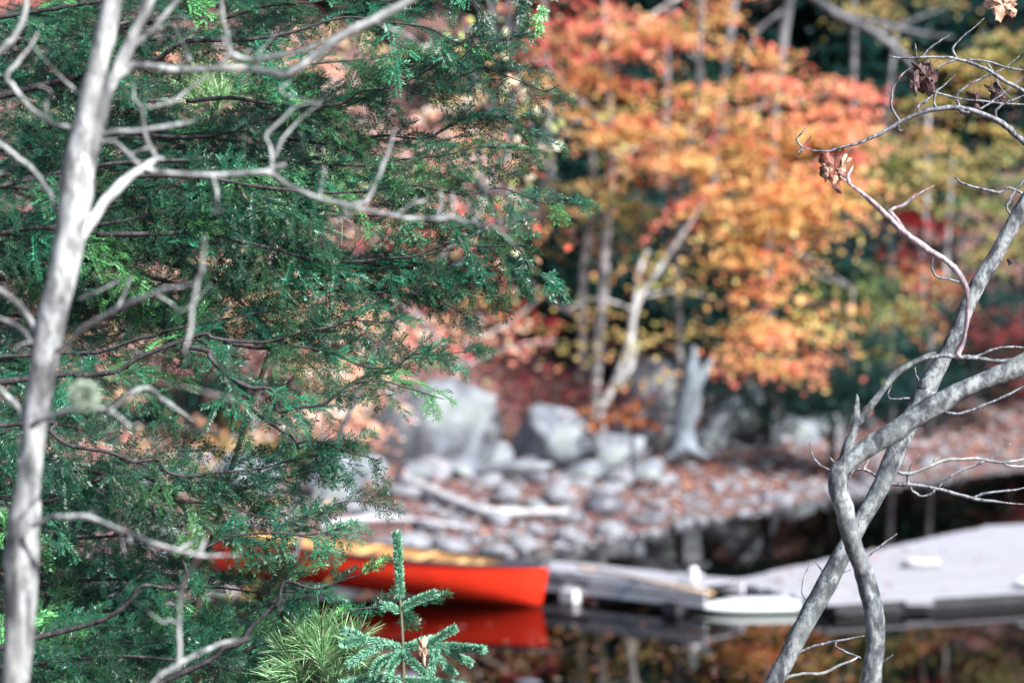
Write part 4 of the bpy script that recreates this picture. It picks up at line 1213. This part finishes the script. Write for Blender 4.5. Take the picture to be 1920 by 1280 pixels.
SPR = [((.15, .4, .25), 4), ((.25, .52, .35), 3), ((.07, .25, .16), 2), ((.4, .62, .48), 2.4)]
rgs = np.random.default_rng(31)
sb = pt(757, 1420, 6.6); sb[2] = float(height(sb[0], sb[1]))
spr = thing("spruce_sapling", "young spruce sapling with an upright green leader in front of the canoe", "tree", sb)
P, r = poly([(757, 1420, 6), (757, 1320, 5), (756, 1240, 3.6), (753, 1160, 2.6), (750, 1120, 2.6), (748, 1060, 3), (744, 1008, 3)], 6.6)
P = np.vstack([sb, P]); r = np.concatenate([[.011], r])
V, F = tube(P, r, 8, .05, rgs); part("trunk", V, F, M['shoot'], spr)
P, r = poly([(750, 1125, 4), (748, 1060, 4), (744, 1003, 4)], 6.6)
V, F, K = needle_brush(P, 0, 16000, rgs, 42, .019, .003, SPR); part("leader", V, F, M['needle'], spr, smooth=False, col=K, kind='stuff')
SHOOTS = [
    [(752, 1140, 2.5), (780, 1125, 2.5), (815, 1112, 2.5)], [(750, 1150, 2.5), (735, 1138, 2.5), (722, 1136, 2.5)],
    [(755, 1212, 3), (800, 1210, 3), (850, 1212, 3), (905, 1217, 2.5, -.1)], [(800, 1210, 2.5), (830, 1190, 2.5), (852, 1178, 2.5)],
    [(830, 1212, 2.5), (855, 1228, 2.5), (882, 1242, 2)], [(800, 1212, 2.5), (825, 1235, 2.5), (850, 1262, 2)],
    [(755, 1215, 3), (720, 1205, 3), (680, 1200, 3), (645, 1206, 2.5, -.1)], [(720, 1205, 2.5), (690, 1222, 2.5), (655, 1245, 2)],
    [(690, 1202, 2.5), (665, 1188, 2.5), (645, 1182, 2)], 
    [(755, 1222, 2.5), (770, 1238, 2.5, -.08), (795, 1262, 2, -.12)], [(755, 1225, 2.5), (735, 1245, 2.5, -.1), (725, 1275, 2, -.14)],
    [(755, 1225, 2.5), (712, 1240, 2.5, -.06), (700, 1268, 2, -.1)],
    [(756, 1275, 3), (700, 1272, 3), (640, 1282, 2.5)], [(756, 1275, 3), (820, 1278, 3), (890, 1290, 2.5)], [(820, 1212, 2), (812, 1240, 2), (806, 1268, 2)],
    [(755, 1218, 2.5), (790, 1202, 2.5, .05), (815, 1198, 2, .08)],
]
for sh in SHOOTS:
    P, r = poly(sh, 6.6, 4)
    V, F = tube(P, r, 6, .05, rgs); br = part("shoot", V, F, M['shoot'], spr)
    V, F, K = needle_brush(P, 0, 13000, rgs, 52, .0165, .0026, SPR); part("needles", V, F, M['needle'], br, smooth=False, col=K, kind='stuff')

PINE = [((.2, .4, .15), 4), ((.28, .5, .24), 3), ((.12, .29, .12), 2), ((.42, .58, .36), 1.6)]
def pine(label, d, stems, tufts, seed, reach=60, n=150):
    rg = np.random.default_rng(seed)
    b0 = pt(stems[0][0][0], stems[0][0][1], d); b0[2] = float(height(b0[0], b0[1]))
    root = thing("pine_seedling", label, "plant", b0)
    for k, st in enumerate(stems):
        P, r = poly(st, d, 4)
        if k == 0: P = np.vstack([b0, P]); r = np.concatenate([[r[0] * 1.3], r])
        V, F = tube(P, r, 6, .05, rg); part("stem", V, F, M['shoot'], root)
    for (px, py, dx, dy) in tufts:
        c = pt(px, py, d + rg.normal(0, .04)); L = reach * d / FPX
        m = n
        ax_ = unit(dx * RGT + dy * UP - .25 * FWD)
        D = unit(ax_ + .62 * rg.standard_normal((m, 3)))
        Pm = c + D * .0 + ax_ * rg.uniform(-.35, .2, m)[:, None] * L
        sag = np.array([0, 0, -1.0])
        N = unit(np.cross(D, rg.standard_normal((m, 3))))
        Lm = L * rg.uniform(.75, 1.1, m)
        # three pieces for a slightly arched needle
        w_ = .0016
        Sd = unit(np.cross(N, D))
        rows = []
        for f, ww in ((0, 1), (.4, 1), (.75, .8), (1, .2)):
            q = Pm + D * (Lm * f)[:, None] + sag * (.12 * Lm * f * f)[:, None]
            rows += [q + Sd * w_ * ww * .5, q - Sd * w_ * ww * .5]
        V = np.stack(rows, 1).reshape(-1, 3)
        b = (np.arange(m) * 8)[:, None, None]
        F = (b + np.array([[0, 1, 3, 2], [2, 3, 5, 4], [4, 5, 7, 6]])[None]).reshape(-1, 4)
        part("needle_tuft", V, F, M['needle'], root, col=np.repeat(tint(rg, PINE, m, .2), 8, 0), kind='stuff')
    return root


pine("fluffy light green pine seedling beside the spruce sapling", 6.75,
     [[(600, 1400, 5), (602, 1300, 4), (604, 1200, 3), (606, 1175, 3)], [(602, 1290, 3), (560, 1250, 3), (540, 1225, 2)], [(602, 1280, 3), (650, 1240, 3), (668, 1205, 2)]],
     [(605, 1200, 0, 1), (600, 1225, -.3, .9), (540, 1232, -.5, .8), (560, 1262, -.6, .5), (668, 1210, .2, 1), (640, 1245, .4, .7), (590, 1275, -.2, 1), (625, 1280, .3, 1), (530, 1280, -.6, .7), (680, 1275, .5, .8), (575, 1200, -.2, 1), (640, 1205, .2, 1), (605, 1240, 0, 1), (660, 1255, .3, .9), (560, 1290, -.2, 1), (600, 1185, 0, 1), (575, 1215, -.3, .9)], 61, 68, 140)
pine("pale green pine tufts deep inside the hemlock foliage", 7.5,
     [[(300, 1500, 6), (400, 1000, 5), (520, 620, 5), (590, 450, 4), (596, 360, 3)], [(600, 520, 4), (700, 420, 3), (770, 390, 2)], [(600, 600, 4), (420, 300, 3), (380, 170, 2)], [(600, 700, 3), (360, 480, 3), (160, 250, 2)]],
     [(595, 340, 0, 1), (560, 350, -.6, .6), (620, 350, .6, .6), (780, 385, .3, 1), (750, 400, .1, 1), (385, 165, 0, 1), (360, 175, -.5, .8), (150, 250, 0, 1), (120, 260, -.5, .8), (60, 260, -.4, .8), (600, 400, .2, .9), (570, 420, -.3, .9), (640, 380, .4, .8), (540, 390, -.5, .7), (410, 190, .5, .8), (90, 300, .3, .8), (180, 300, .2, .9)], 62, 85, 130)


# ------------------------------------------------------------------ bare pale tree, out of focus in front
def stem_set(root, d, items, mat, seed, names=None):
    rg = np.random.default_rng(seed)
    for k, it in enumerate(items):
        pts, nm = it[0], it[1]
        mt = it[2] if len(it) > 2 else mat
        P, r = poly(pts, d, 6)
        if d < 5: r = r * (.86 if nm == 'trunk' else .78)
        if nm != 'trunk':
            r = r * (.9 if d < 5 else .88)
            if nm in ('twig', 'branch'):
                tl = np.clip((len(r) - 1 - np.arange(len(r))) / (.22 * len(r)), 0, 1); r = r * (.42 + .58 * tl)
        r = r * (1 + .07 * np.sin(np.linspace(0, 9 + len(pts) * 2, len(r)) + rg.uniform(0, 6)))
        jit = rg.standard_normal(P.shape); jit = (jit + np.roll(jit, 1, 0) + np.roll(jit, -1, 0)) / 3
        jit[0] = 0
        P = P + jit * np.minimum(r, .004)[:, None] * .45
        big = max(p[2] for p in pts) > 10
        if nm == 'trunk':
            g = P[0].copy(); g[2] = float(height(g[0], g[1])) - .1
            if P[0][2] > g[2] + .02: P = np.vstack([g, P]); r = np.concatenate([[r[0] * 1.15], r])
        V, F = tube(P, r, 14 if big else 7, .03 if big else .06, rg)
        part(nm, V, F, mt, root)


D1 = 4.4
b0 = pt(10, 1700, D1); b0[2] = float(height(b0[0], b0[1]))
pale = thing("bare_tree", "pale grey leafless tree with crooked branches standing before the hemlock", "tree", b0)
gz = (b0[2])
low = (CAM[2] - gz)
stem_set(pale, D1, [
    ([(-10, 2050, 44), (15, 1600, 34), (26, 1280, 28), (42, 1000, 31), (60, 850, 27), (90, 640, 29), (128, 460, 36), (146, 320, 34), (178, 160, 25), (210, 0, 21), (232, -120, 19), (260, -300, 16)], "trunk"),
    ([(45, 1290, 13), (56, 1180, 14), (66, 1020, 13), (70, 940, 8)], "bark_ridge"),
    ([(160, 360, 14), (178, 260, 17), (205, 165, 17), (240, 90, 16), (272, 25, 14), (305, -60, 12), (330, -160, 9)], "limb"),
    ([(243, 90, 9), (280, 60, 8), (310, 30, 7), (335, -10, 7), (355, -60, 6)], "branch"),
    ([(138, 470, 14), (165, 425, 14), (200, 375, 13), (245, 330, 11), (285, 303, 9), (308, 297, 8)], "branch", M['white_bark']),
    ([(205, 160, 8, .0), (236, 133, 9), (262, 122, 9), (330, 132, 9), (410, 126, 9), (480, 130, 9), (535, 138, 10), (585, 108, 11), (640, 68, 12), (710, 35, 13), (790, -12, 14), (850, -60, 14)], "branch"),
    ([(410, 124, 6), (432, 104, 8), (470, 110, 6), (540, 102, 6), (590, 86, 5), (640, 62, 4)], "branch"),
    ([(432, 104, 5), (428, 70, 4), (418, 30, 4), (414, -30, 3)], "twig"),
    ([(168, 260, 7), (215, 268, 6), (240, 290, 6), (262, 310, 7), (300, 322, 7), (400, 328, 7), (500, 323, 8), (545, 350, 6), (600, 372, 6), (650, 384, 6), (740, 405, 6), (800, 410, 6), (845, 408, 7), (880, 416, 6), (902, 395, 5), (914, 350, 4)], "branch"),
    ([(500, 325, 8), (515, 316, 8), (532, 309, 7)], "branch_stub"),
    ([(512, 316, 5), (508, 280, 4.5), (499, 255, 4), (525, 225, 4), (560, 200, 3.5), (604, 188, 3)], "twig"),
    ([(512, 300, 4), (530, 262, 4), (565, 222, 3.5), (600, 195, 3)], "twig"),
    ([(655, 383, 6), (685, 378, 6), (700, 350, 5), (715, 320, 5), (728, 285, 4.5), (742, 240, 3.5)], "branch"),
    ([(845, 408, 4), (850, 385, 4), (849, 360, 3)], "twig"), ([(820, 405, 3), (828, 375, 3), (826, 355, 3)], "twig"),
    ([(292, 292, 5), (275, 265, 5), (268, 225, 5), (266, 203, 5), (253, 185, 4), (250, 155, 4)], "twig"),
    ([(266, 203, 5), (300, 198, 5), (330, 188, 5), (365, 160, 4), (402, 135, 3)], "twig"),
    ([(170, 250, 5), (210, 248, 6), (270, 243, 6), (330, 235, 6), (368, 226, 5)], "branch"),
    ([(-40, 130, 8), (0, 96, 9), (25, 72, 9), (42, 40, 8), (52, -10, 7), (60, -80, 6)], "branch"),
    ([(145, 243, 7), (110, 236, 6), (80, 220, 6), (50, 193, 6), (22, 158, 6), (12, 145, 5), (30, 120, 5), (58, 85, 4), (72, 60, 3)], "branch"),
    ([(105, 400, 6), (92, 362, 6), (72, 328, 6), (45, 305, 6), (10, 278, 6), (-40, 240, 6)], "branch"),
    ([(80, 655, 10), (62, 610, 10), (40, 575, 9), (5, 548, 8), (-50, 530, 7)], "branch"),
    ([(60, 640, 6), (30, 610, 6), (-20, 590, 5)], "twig"),
    ([(58, 810, 7), (40, 775, 7), (18, 745, 6), (-30, 700, 5)], "branch"),
    ([(105, 660, 7, -.1), (160, 615, 7, -.15), (215, 583, 7, -.2), (265, 560, 7, -.25), (320, 540, 6, -.3), (362, 533, 5, -.33)], "branch"),
    ([(384, 440, 4, -.36), (380, 500, 5, -.34), (366, 538, 5, -.33), (358, 615, 5, -.34), (345, 665, 4, -.36)], "twig"),
    ([(60, 800, 8, -.1), (110, 775, 8, -.15), (170, 768, 7, -.2), (205, 770, 8, -.22), (245, 800, 7, -.25)], "branch"),
    ([(200, 768, 5, -.3), (240, 735, 4, -.35), (255, 690, 4, -.4)], "twig"),
    ([(205, 770, 6, -.22), (240, 742, 6, -.1), (275, 728, 6, .1), (300, 745, 7, .2), (335, 770, 6, .25), (365, 790, 4, .3)], "twig"),
    ([(62, 985, 7, -.05), (105, 968, 7, -.08), (165, 970, 7, -.1), (240, 998, 7, -.15), (310, 1025, 6, -.2), (375, 1040, 6, -.2), (450, 1040, 4, -.2)], "branch"),
    ([(384, 1012, 4, -.2), (372, 1040, 5, -.2), (358, 1065, 5, -.15), (340, 1100, 6, -.1), (335, 1170, 6, -.1), (336, 1242, 6, -.1), (300, 1265, 6, -.1), (268, 1300, 6, -.1)], "branch"),
    ([(300, 1265, 6, -.1), (370, 1225, 6, 0), (420, 1205, 5, .1), (470, 1195, 4, .1)], "twig"),
], M['pale_bark'], 41)
rgt = np.random.default_rng(77)
TW = []
for (px, py, ax_, ay) in [(330, 130, .5, -1), (560, 120, -.2, 1), (400, 328, .3, 1), (600, 372, .2, -1), (740, 405, .6, -.6), (640, 384, .4, .8), (240, 290, .8, -.4), (480, 130, .6, -.8),
                          (90, 220, -.4, -1), (40, 300, -.8, .5), (220, 583, .4, -1), (290, 550, .8, .5), (165, 970, .3, -.9), (240, 998, .5, .8), (330, 1032, .8, -.5), (335, 1170, -.7, -.6), (700, 40, .8, .4), (280, 60, .9, -.2),
                          (150, 560, .9, -.3), (95, 640, -.9, -.3), (55, 900, -.8, -.5), (180, 200, -.8, -.5), (430, 105, -.4, -.9), (880, 414, .7, .3)]:
    L3 = rgt.uniform(45, 120); b1 = rgt.normal(0, 22, 2); b2_ = rgt.normal(0, 34, 2)
    TW.append(([(px, py, 3.6), (px + ax_ * L3 * .4 + b1[0] * .3, py + ay * L3 * .4 + b1[1] * .3, 3.0, rgt.normal(0, .03)), (px + ax_ * L3 * .75 + b1[0], py + ay * L3 * .75 + b1[1], 2.4, rgt.normal(0, .06)), (px + ax_ * L3 + b2_[0], py + ay * L3 + b2_[1], 1.4, rgt.normal(0, .1))], "twig"))
stem_set(pale, D1, TW, M['pale_bark'], 78)
# lichen tuft
rgl = np.random.default_rng(8)
c = pt(158, 742, 4.15); n = 1500
D = unit(rgl.standard_normal((n, 3))); C = c + D * rgl.uniform(0, .012, n)[:, None]
V, F = leaf_quads(C, D + .4 * rgl.standard_normal((n, 3)), rgl.standard_normal((n, 3)), rgl.uniform(.012, .026, n), .0016, .5)
part("lichen_tuft", V, F, M['lichen'], pale, kind='stuff')

# ------------------------------------------------------------------ grey saplings on the right
DA = 6.7
b0 = pt(1390, 1480, DA); b0[2] = float(height(b0[0], b0[1]))
sapA = thing("bare_sapling", "straight grey sapling leaning right with arching twigs and a few dry leaves", "tree", b0)
T = 'twig_bark'
stem_set(sapA, DA, [
    ([(1360, 1560, 20), (1400, 1380, 19), (1450, 1282, 18), (1512, 1165, 18), (1590, 1020, 18), (1655, 905, 17), (1695, 812, 19), (1728, 752, 21), (1742, 720, 18), (1786, 640, 14), (1828, 545, 14), (1880, 455, 15), (1930, 370, 14), (2000, 270, 12)], "trunk"),
    ([(2010, 420, 8), (1965, 330, 8), (1925, 272, 7.5), (1898, 248, 7), (1868, 224, 6.5), (1815, 206, 6), (1760, 203, 5.5), (1700, 222, 5), (1640, 257, 4), (1585, 275, 3.5), (1545, 284, 3), (1505, 277, 3)], "branch", M[T]),
    ([(1505, 277, 3), (1494, 263, 2.4), (1503, 250, 2), (1512, 239, 1.4)], "twig", M[T]), ([(1505, 277, 2.5), (1500, 284, 3), (1499, 288, 2.5)], "bud", M[T]), ([(1506, 275, 1.5), (1516, 262, 1.2), (1523, 254, 1.5)], "twig", M[T]),
    ([(1690, 232, 3), (1678, 215, 3), (1671, 196, 3), (1675, 165, 2.6), (1690, 142, 2.4), (1706, 128, 2)], "twig", M[T]),
    ([(1684, 226, 3), (1684, 240, 3), (1688, 247, 3), (1693, 243, 2)], "twig", M[T]),
    ([(1720, 213, 3), (1722, 200, 3), (1735, 190, 3), (1749, 178, 2.5)], "twig", M[T]),
    ([(1756, 204, 3), (1752, 190, 2.6), (1756, 172, 2.4), (1772, 158, 2), (1792, 140, 1.5)], "twig", M[T]),
    ([(1802, 206, 3), (1795, 190, 3), (1797, 175, 2.6), (1815, 160, 2.4), (1850, 143, 2.4), (1880, 130, 2), (1912, 105, 1.5)], "twig", M[T]),
    ([(1798, 205, 4), (1806, 211, 5), (1814, 210, 4)], "bud", M[T]),
    ([(1868, 224, 3), (1868, 208, 3), (1884, 194, 2.6), (1905, 186, 2.4), (1935, 172, 2)], "twig", M[T]),
    ([(1835, 205, 2.5), (1862, 190, 2.5), (1900, 160, 2), (1935, 130, 2)], "twig", M[T]),
    ([(1665, 106, 2), (1700, 109, 2.5), (1760, 107, 3), (1800, 112, 3.5), (1845, 128, 4), (1880, 150, 4.5), (1930, 180, 5), (1990, 230, 6)], "branch", M[T]),
    ([(1796, 111, 3), (1788, 98, 2.6), (1790, 85, 2.4), (1815, 62, 2), (1846, 34, 1.4)], "twig", M[T]),
    ([(1730, 108, 2.5), (1742, 92, 2.4), (1762, 78, 2), (1781, 66, 1.4)], "twig", M[T]), ([(1718, 108, 2), (1717, 95, 2), (1716, 82, 1.4)], "twig", M[T]),
    ([(1790, 113, 2.4), (1770, 120, 2), (1752, 130, 1.6)], "twig", M[T]),
    ([(1750, 172, 2.4), (1790, 184, 2.4), (1840, 190, 2.4), (1890, 195, 2.4), (1940, 197, 2.4)], "twig", M[T]),
    ([(1850, 118, 2), (1865, 140, 2.4), (1875, 165, 2), (1895, 185, 2)], "twig", M[T]),
    ([(1800, 112, 2.5), (1850, 116, 2.5), (1890, 127, 2.5), (1940, 135, 2.5)], "twig", M[T]),
    ([(1790, 332, 2), (1808, 345, 2.6), (1840, 354, 3), (1874, 360, 3), (1890, 352, 3), (1915, 362, 3.5), (1950, 385, 4)], "twig", M[T]),
    ([(1930, 322, 3), (1908, 352, 3), (1892, 378, 2.6), (1888, 390, 2.6), (1897, 405, 3), (1906, 424, 3)], "twig", M[T]),
    ([(1787, 665, 3.5), (1825, 668, 3), (1850, 660, 3), (1882, 650, 3), (1930, 652, 3)], "twig", M[T]),
    ([(1834, 540, 3), (1810, 532, 3), (1782, 524, 2.6), (1757, 518, 2.6), (1748, 508, 2.4), (1749, 490, 2), (1754, 474, 1.4)], "twig", M[T]),
    ([(1732, 730, 2), (1722, 712, 2.4), (1717, 700, 2), (1716, 688, 1.4)], "twig", M[T]),
    ([(1725, 748, 2.4), (1700, 746, 2.4), (1672, 748, 2), (1665, 738, 2), (1672, 722, 1.6)], "twig", M[T]),
    ([(1762, 768, 3), (1790, 776, 3.5), (1830, 765, 3), (1880, 745, 3), (1935, 715, 3)], "twig", M[T]),
    ([(1680, 884, 4), (1705, 888, 4), (1740, 875, 4), (1785, 861, 4), (1840, 860, 3.6), (1880, 866, 3.4), (1935, 858, 3)], "branch", M['pale_bark']),
    ([(1880, 866, 2.4), (1900, 875, 2.4), (1935, 872, 2.4)], "twig", M['pale_bark']), ([(1748, 872, 2), (1754, 862, 2.4), (1762, 857, 1.4)], "bud", M['pale_bark']),
    ([(1660, 904, 5), (1700, 908, 4.4), (1750, 915, 4), (1800, 926, 4), (1850, 938, 3.6), (1930, 946, 3.4)], "branch", M[T]),
    ([(1752, 914, 3), (1748, 925, 3), (1730, 929, 3), (1712, 920, 3), (1702, 898, 2.6), (1708, 875, 2.4), (1724, 850, 1.6)], "twig", M[T]),
    ([(1758, 914, 3), (1785, 890, 3), (1825, 872, 2.6), (1862, 858, 2.4), (1896, 830, 1.6)], "twig", M[T]),
    ([(1826, 932, 3), (1850, 922, 3), (1890, 920, 2.6), (1935, 912, 2.4)], "twig", M[T]),
    ([(1646, 896, 4), (1628, 882, 3.6), (1606, 880, 3), (1594, 890, 3), (1590, 905, 2.4), (1588, 916, 1.6)], "twig", M[T]),
    ([(1618, 882, 2.4), (1626, 866, 2.4), (1632, 848, 1.6)], "twig", M['pale_bark']),
    ([(1548, 1110, 3), (1547, 1085, 2.6), (1538, 1065, 2.2), (1526, 1049, 1.4)], "twig", M[T]), ([(1532, 1138, 3), (1545, 1128, 2.6), (1549, 1108, 2.6)], "twig", M[T]),
    ([(1514, 1128, 2), (1504, 1108, 2), (1508, 1080, 1.8), (1521, 1052, 1.2)], "twig", M['pale_bark']),
    ([(1548, 1104, 3), (1562, 1085, 2.6), (1580, 1073, 2.2), (1600, 1066, 2)], "twig", M[T]),
    ([(1488, 1226, 3), (1515, 1216, 3), (1560, 1203, 3), (1622, 1191, 2.6)], "twig", M[T]), ([(1567, 1203, 2.4), (1568, 1212, 2.4), (1588, 1222, 2.4), (1615, 1233, 2.4)], "twig", M[T]),
    ([(1456, 1285, 3.5), (1490, 1264, 3.5), (1540, 1261, 3.5), (1580, 1245, 3.5), (1612, 1230, 3.5)], "twig", M['pale_bark']),
    ([(1890, 488, 4), (1896, 490, 4), (1893, 496, 3)], "bud", M['dark_bark']), ([(1850, 505, 3), (1845, 514, 2.4), (1838, 512, 2)], "bud", M['dark_bark']),
], M['grey_bark'], 42)


def dry_leaf(root, px, py, d, w_px, h_px, seed, mat, curl=1.2, ang=0):
    """a withered five lobed leaf hanging from its stalk, rolled about its midrib and crumpled"""
    rg = np.random.default_rng(seed)
    W, H = 1.25 * w_px * d / FPX, 1.2 * h_px * d / FPX
    nt_, nr = 44, 7
    th = np.linspace(0, 2 * math.pi, nt_, endpoint=False)
    rad = .5 + .5 * np.abs(np.cos(2.5 * th)) ** 1.3
    rad = rad * (1 + .1 * np.sin(17 * th + seed) + .08 * rg.standard_normal(nt_))
    V = [np.zeros((1, 3))]
    ph = rg.uniform(0, 6, 4)
    for k in range(1, nr + 1):
        q = k / nr
        x = np.sin(th) * rad * q; z = -(np.cos(th) * rad * q)          # z down along the midrib
        fold = curl * x * (1 + .3 * np.sin(3 * z + ph[0]))
        X = np.sin(fold) / max(curl, .3); Yd = (1 - np.cos(fold)) / max(curl, .3)
        Yd = Yd + .16 * q * np.sin(4 * th + ph[1]) + .1 * np.sin(6 * z + ph[2]) * q + .12 * z * abs(curl) * np.sin(z * 2 + ph[3])
        V.append(np.stack([X, Yd, z * (1 - .12 * q * np.abs(np.sin(2 * th)))], 1))
    V = np.concatenate(V); V[1:] += .02 * rg.standard_normal((len(V) - 1, 3))
    V = V * [W * .62, W * .62, H * .55] + [0, 0, -H * .5]
    ca, sa = math.cos(ang), math.sin(ang)
    V = V @ np.array([[ca, 0, sa], [0, 1, 0], [-sa, 0, ca]])
    F = [(0, 1 + j, 1 + (j + 1) % nt_) for j in range(nt_)]
    for k in range(nr - 1):
        for j in range(nt_):
            a, b = 1 + k * nt_ + j, 1 + k * nt_ + (j + 1) % nt_
            if k == 3 and j in ((seed * 3) % nt_, (seed * 3 + 1) % nt_, (seed * 7 + 9) % nt_): continue   # small holes
            F.append((a, a + nt_, b + nt_, b))
    lf = part("dry_leaf", V + pt(px, py, d), F, mat, root)
    sm = lf.modifiers.new("thickness", 'SOLIDIFY'); sm.thickness = .0005
    Vs, Fs = tube(smooth_path(np.array([[0, 0, -H * .95], [0, .001, -H * .5], [0, 0, .0], [.004, 0, .012]]), 4) @ np.array([[ca, 0, sa], [0, 1, 0], [-sa, 0, ca]]) + pt(px, py, d), .0007, 5)
    part("leaf_stalk", Vs, Fs, M['dead_leaf'], lf)
    return lf


for args in [(1726, 108, DA, 52, 60, 1, M['dead_leaf'], 1.5, .25), (1752, 118, DA + .02, 40, 52, 5, M['dead_leaf'], 1.3, -.5), (1712, 128, DA - .02, 22, 44, 9, M['dead_leaf'], 1.2, .1),
             (1858, 152, DA, 38, 44, 2, M['dead_leaf'], 2.2, .5), (1826, 168, DA, 30, 36, 3, M['dead_leaf'], 1.5, .2),
             (1892, -22, DA, 58, 56, 4, M['dead_leaf_tan'], 1.4, -.35)]:
    dry_leaf(sapA, *args)

DB = 6.0
b0 = pt(1640, 1600, DB); b0[2] = float(height(b0[0], b0[1]))
sapB = thing("bare_sapling", "crooked mottled grey stem crossing the straight sapling above the dock", "tree", b0)
stem_set(sapB, DB, [
    ([(1610, 1750, 22), (1618, 1420, 21), (1632, 1285, 20), (1643, 1190, 17.5), (1630, 1105, 18), (1600, 1015, 18), (1578, 940, 17), (1574, 885, 19), (1610, 850, 17), (1680, 808, 21), (1740, 768, 20), (1800, 735, 18), (1860, 708, 18), (1940, 674, 19), (2030, 640, 17)], "trunk"),
    ([(1578, 875, 15), (1594, 830, 10), (1605, 790, 8), (1607, 760, 6.5), (1606, 738, 3.5)], "branch"),
    ([(1604, 800, 8), (1635, 755, 8), (1675, 705, 7.5), (1720, 675, 6.5), (1755, 661, 5)], "branch"),
    ([(1730, 671, 5), (1775, 668, 5), (1830, 672, 5), (1880, 676, 4), (1930, 668, 4)], "twig", M['twig_bark']),
    ([(1795, 668, 6), (1806, 640, 5), (1814, 600, 5), (1815, 560, 5.5), (1808, 530, 6), (1785, 498, 6.5), (1745, 470, 7), (1700, 438, 7), (1640, 382, 6), (1600, 352, 5), (1575, 330, 4)], "branch", M['pink_bark']),
    ([(1592, 346, 4), (1590, 330, 4), (1600, 312, 3)], "twig", M['pink_bark']),
    ([(1700, 438, 4), (1678, 405, 4), (1668, 394, 4), (1690, 386, 3.5), (1720, 365, 3), (1752, 348, 2)], "twig", M['pink_bark']),
    ([(1576, 892, 3), (1550, 878, 2.6), (1528, 862, 2.4), (1520, 845, 2), (1518, 828, 1.4)], "twig", M['twig_bark']),
    ([(1568, 870, 2.4), (1560, 862, 2), (1554, 856, 1.4)], "twig", M['twig_bark']),
    ([(1612, 1060, 3), (1632, 1038, 2.4), (1655, 1020, 2), (1682, 1000, 1.4)], "twig", M['twig_bark']),
    ([(1594, 965, 5), (1597, 955, 4), (1599, 948, 2)], "bud", M['pale_bark']),
    ([(1640, 1242, 2), (1658, 1238, 2), (1675, 1226, 1.4)], "twig", M['twig_bark']),
], M['grey_bark'], 43)
dry_leaf(sapB, 1562, 276, DB + .3, 56, 66, 6, M['dead_leaf_red'], 1.6, .1)
dry_leaf(sapB, 1595, 285, DB + .3, 22, 56, 7, M['dead_leaf_tan'], 1.2, -.5)
dry_leaf(sapB, 1545, 300, DB + .3, 20, 44, 8, M['dead_leaf_tan'], 1.2, .4)
dry_leaf(spr, 790, 1190, 6.5, 18, 46, 12, M['dead_leaf_tan'], 1.1, .1)
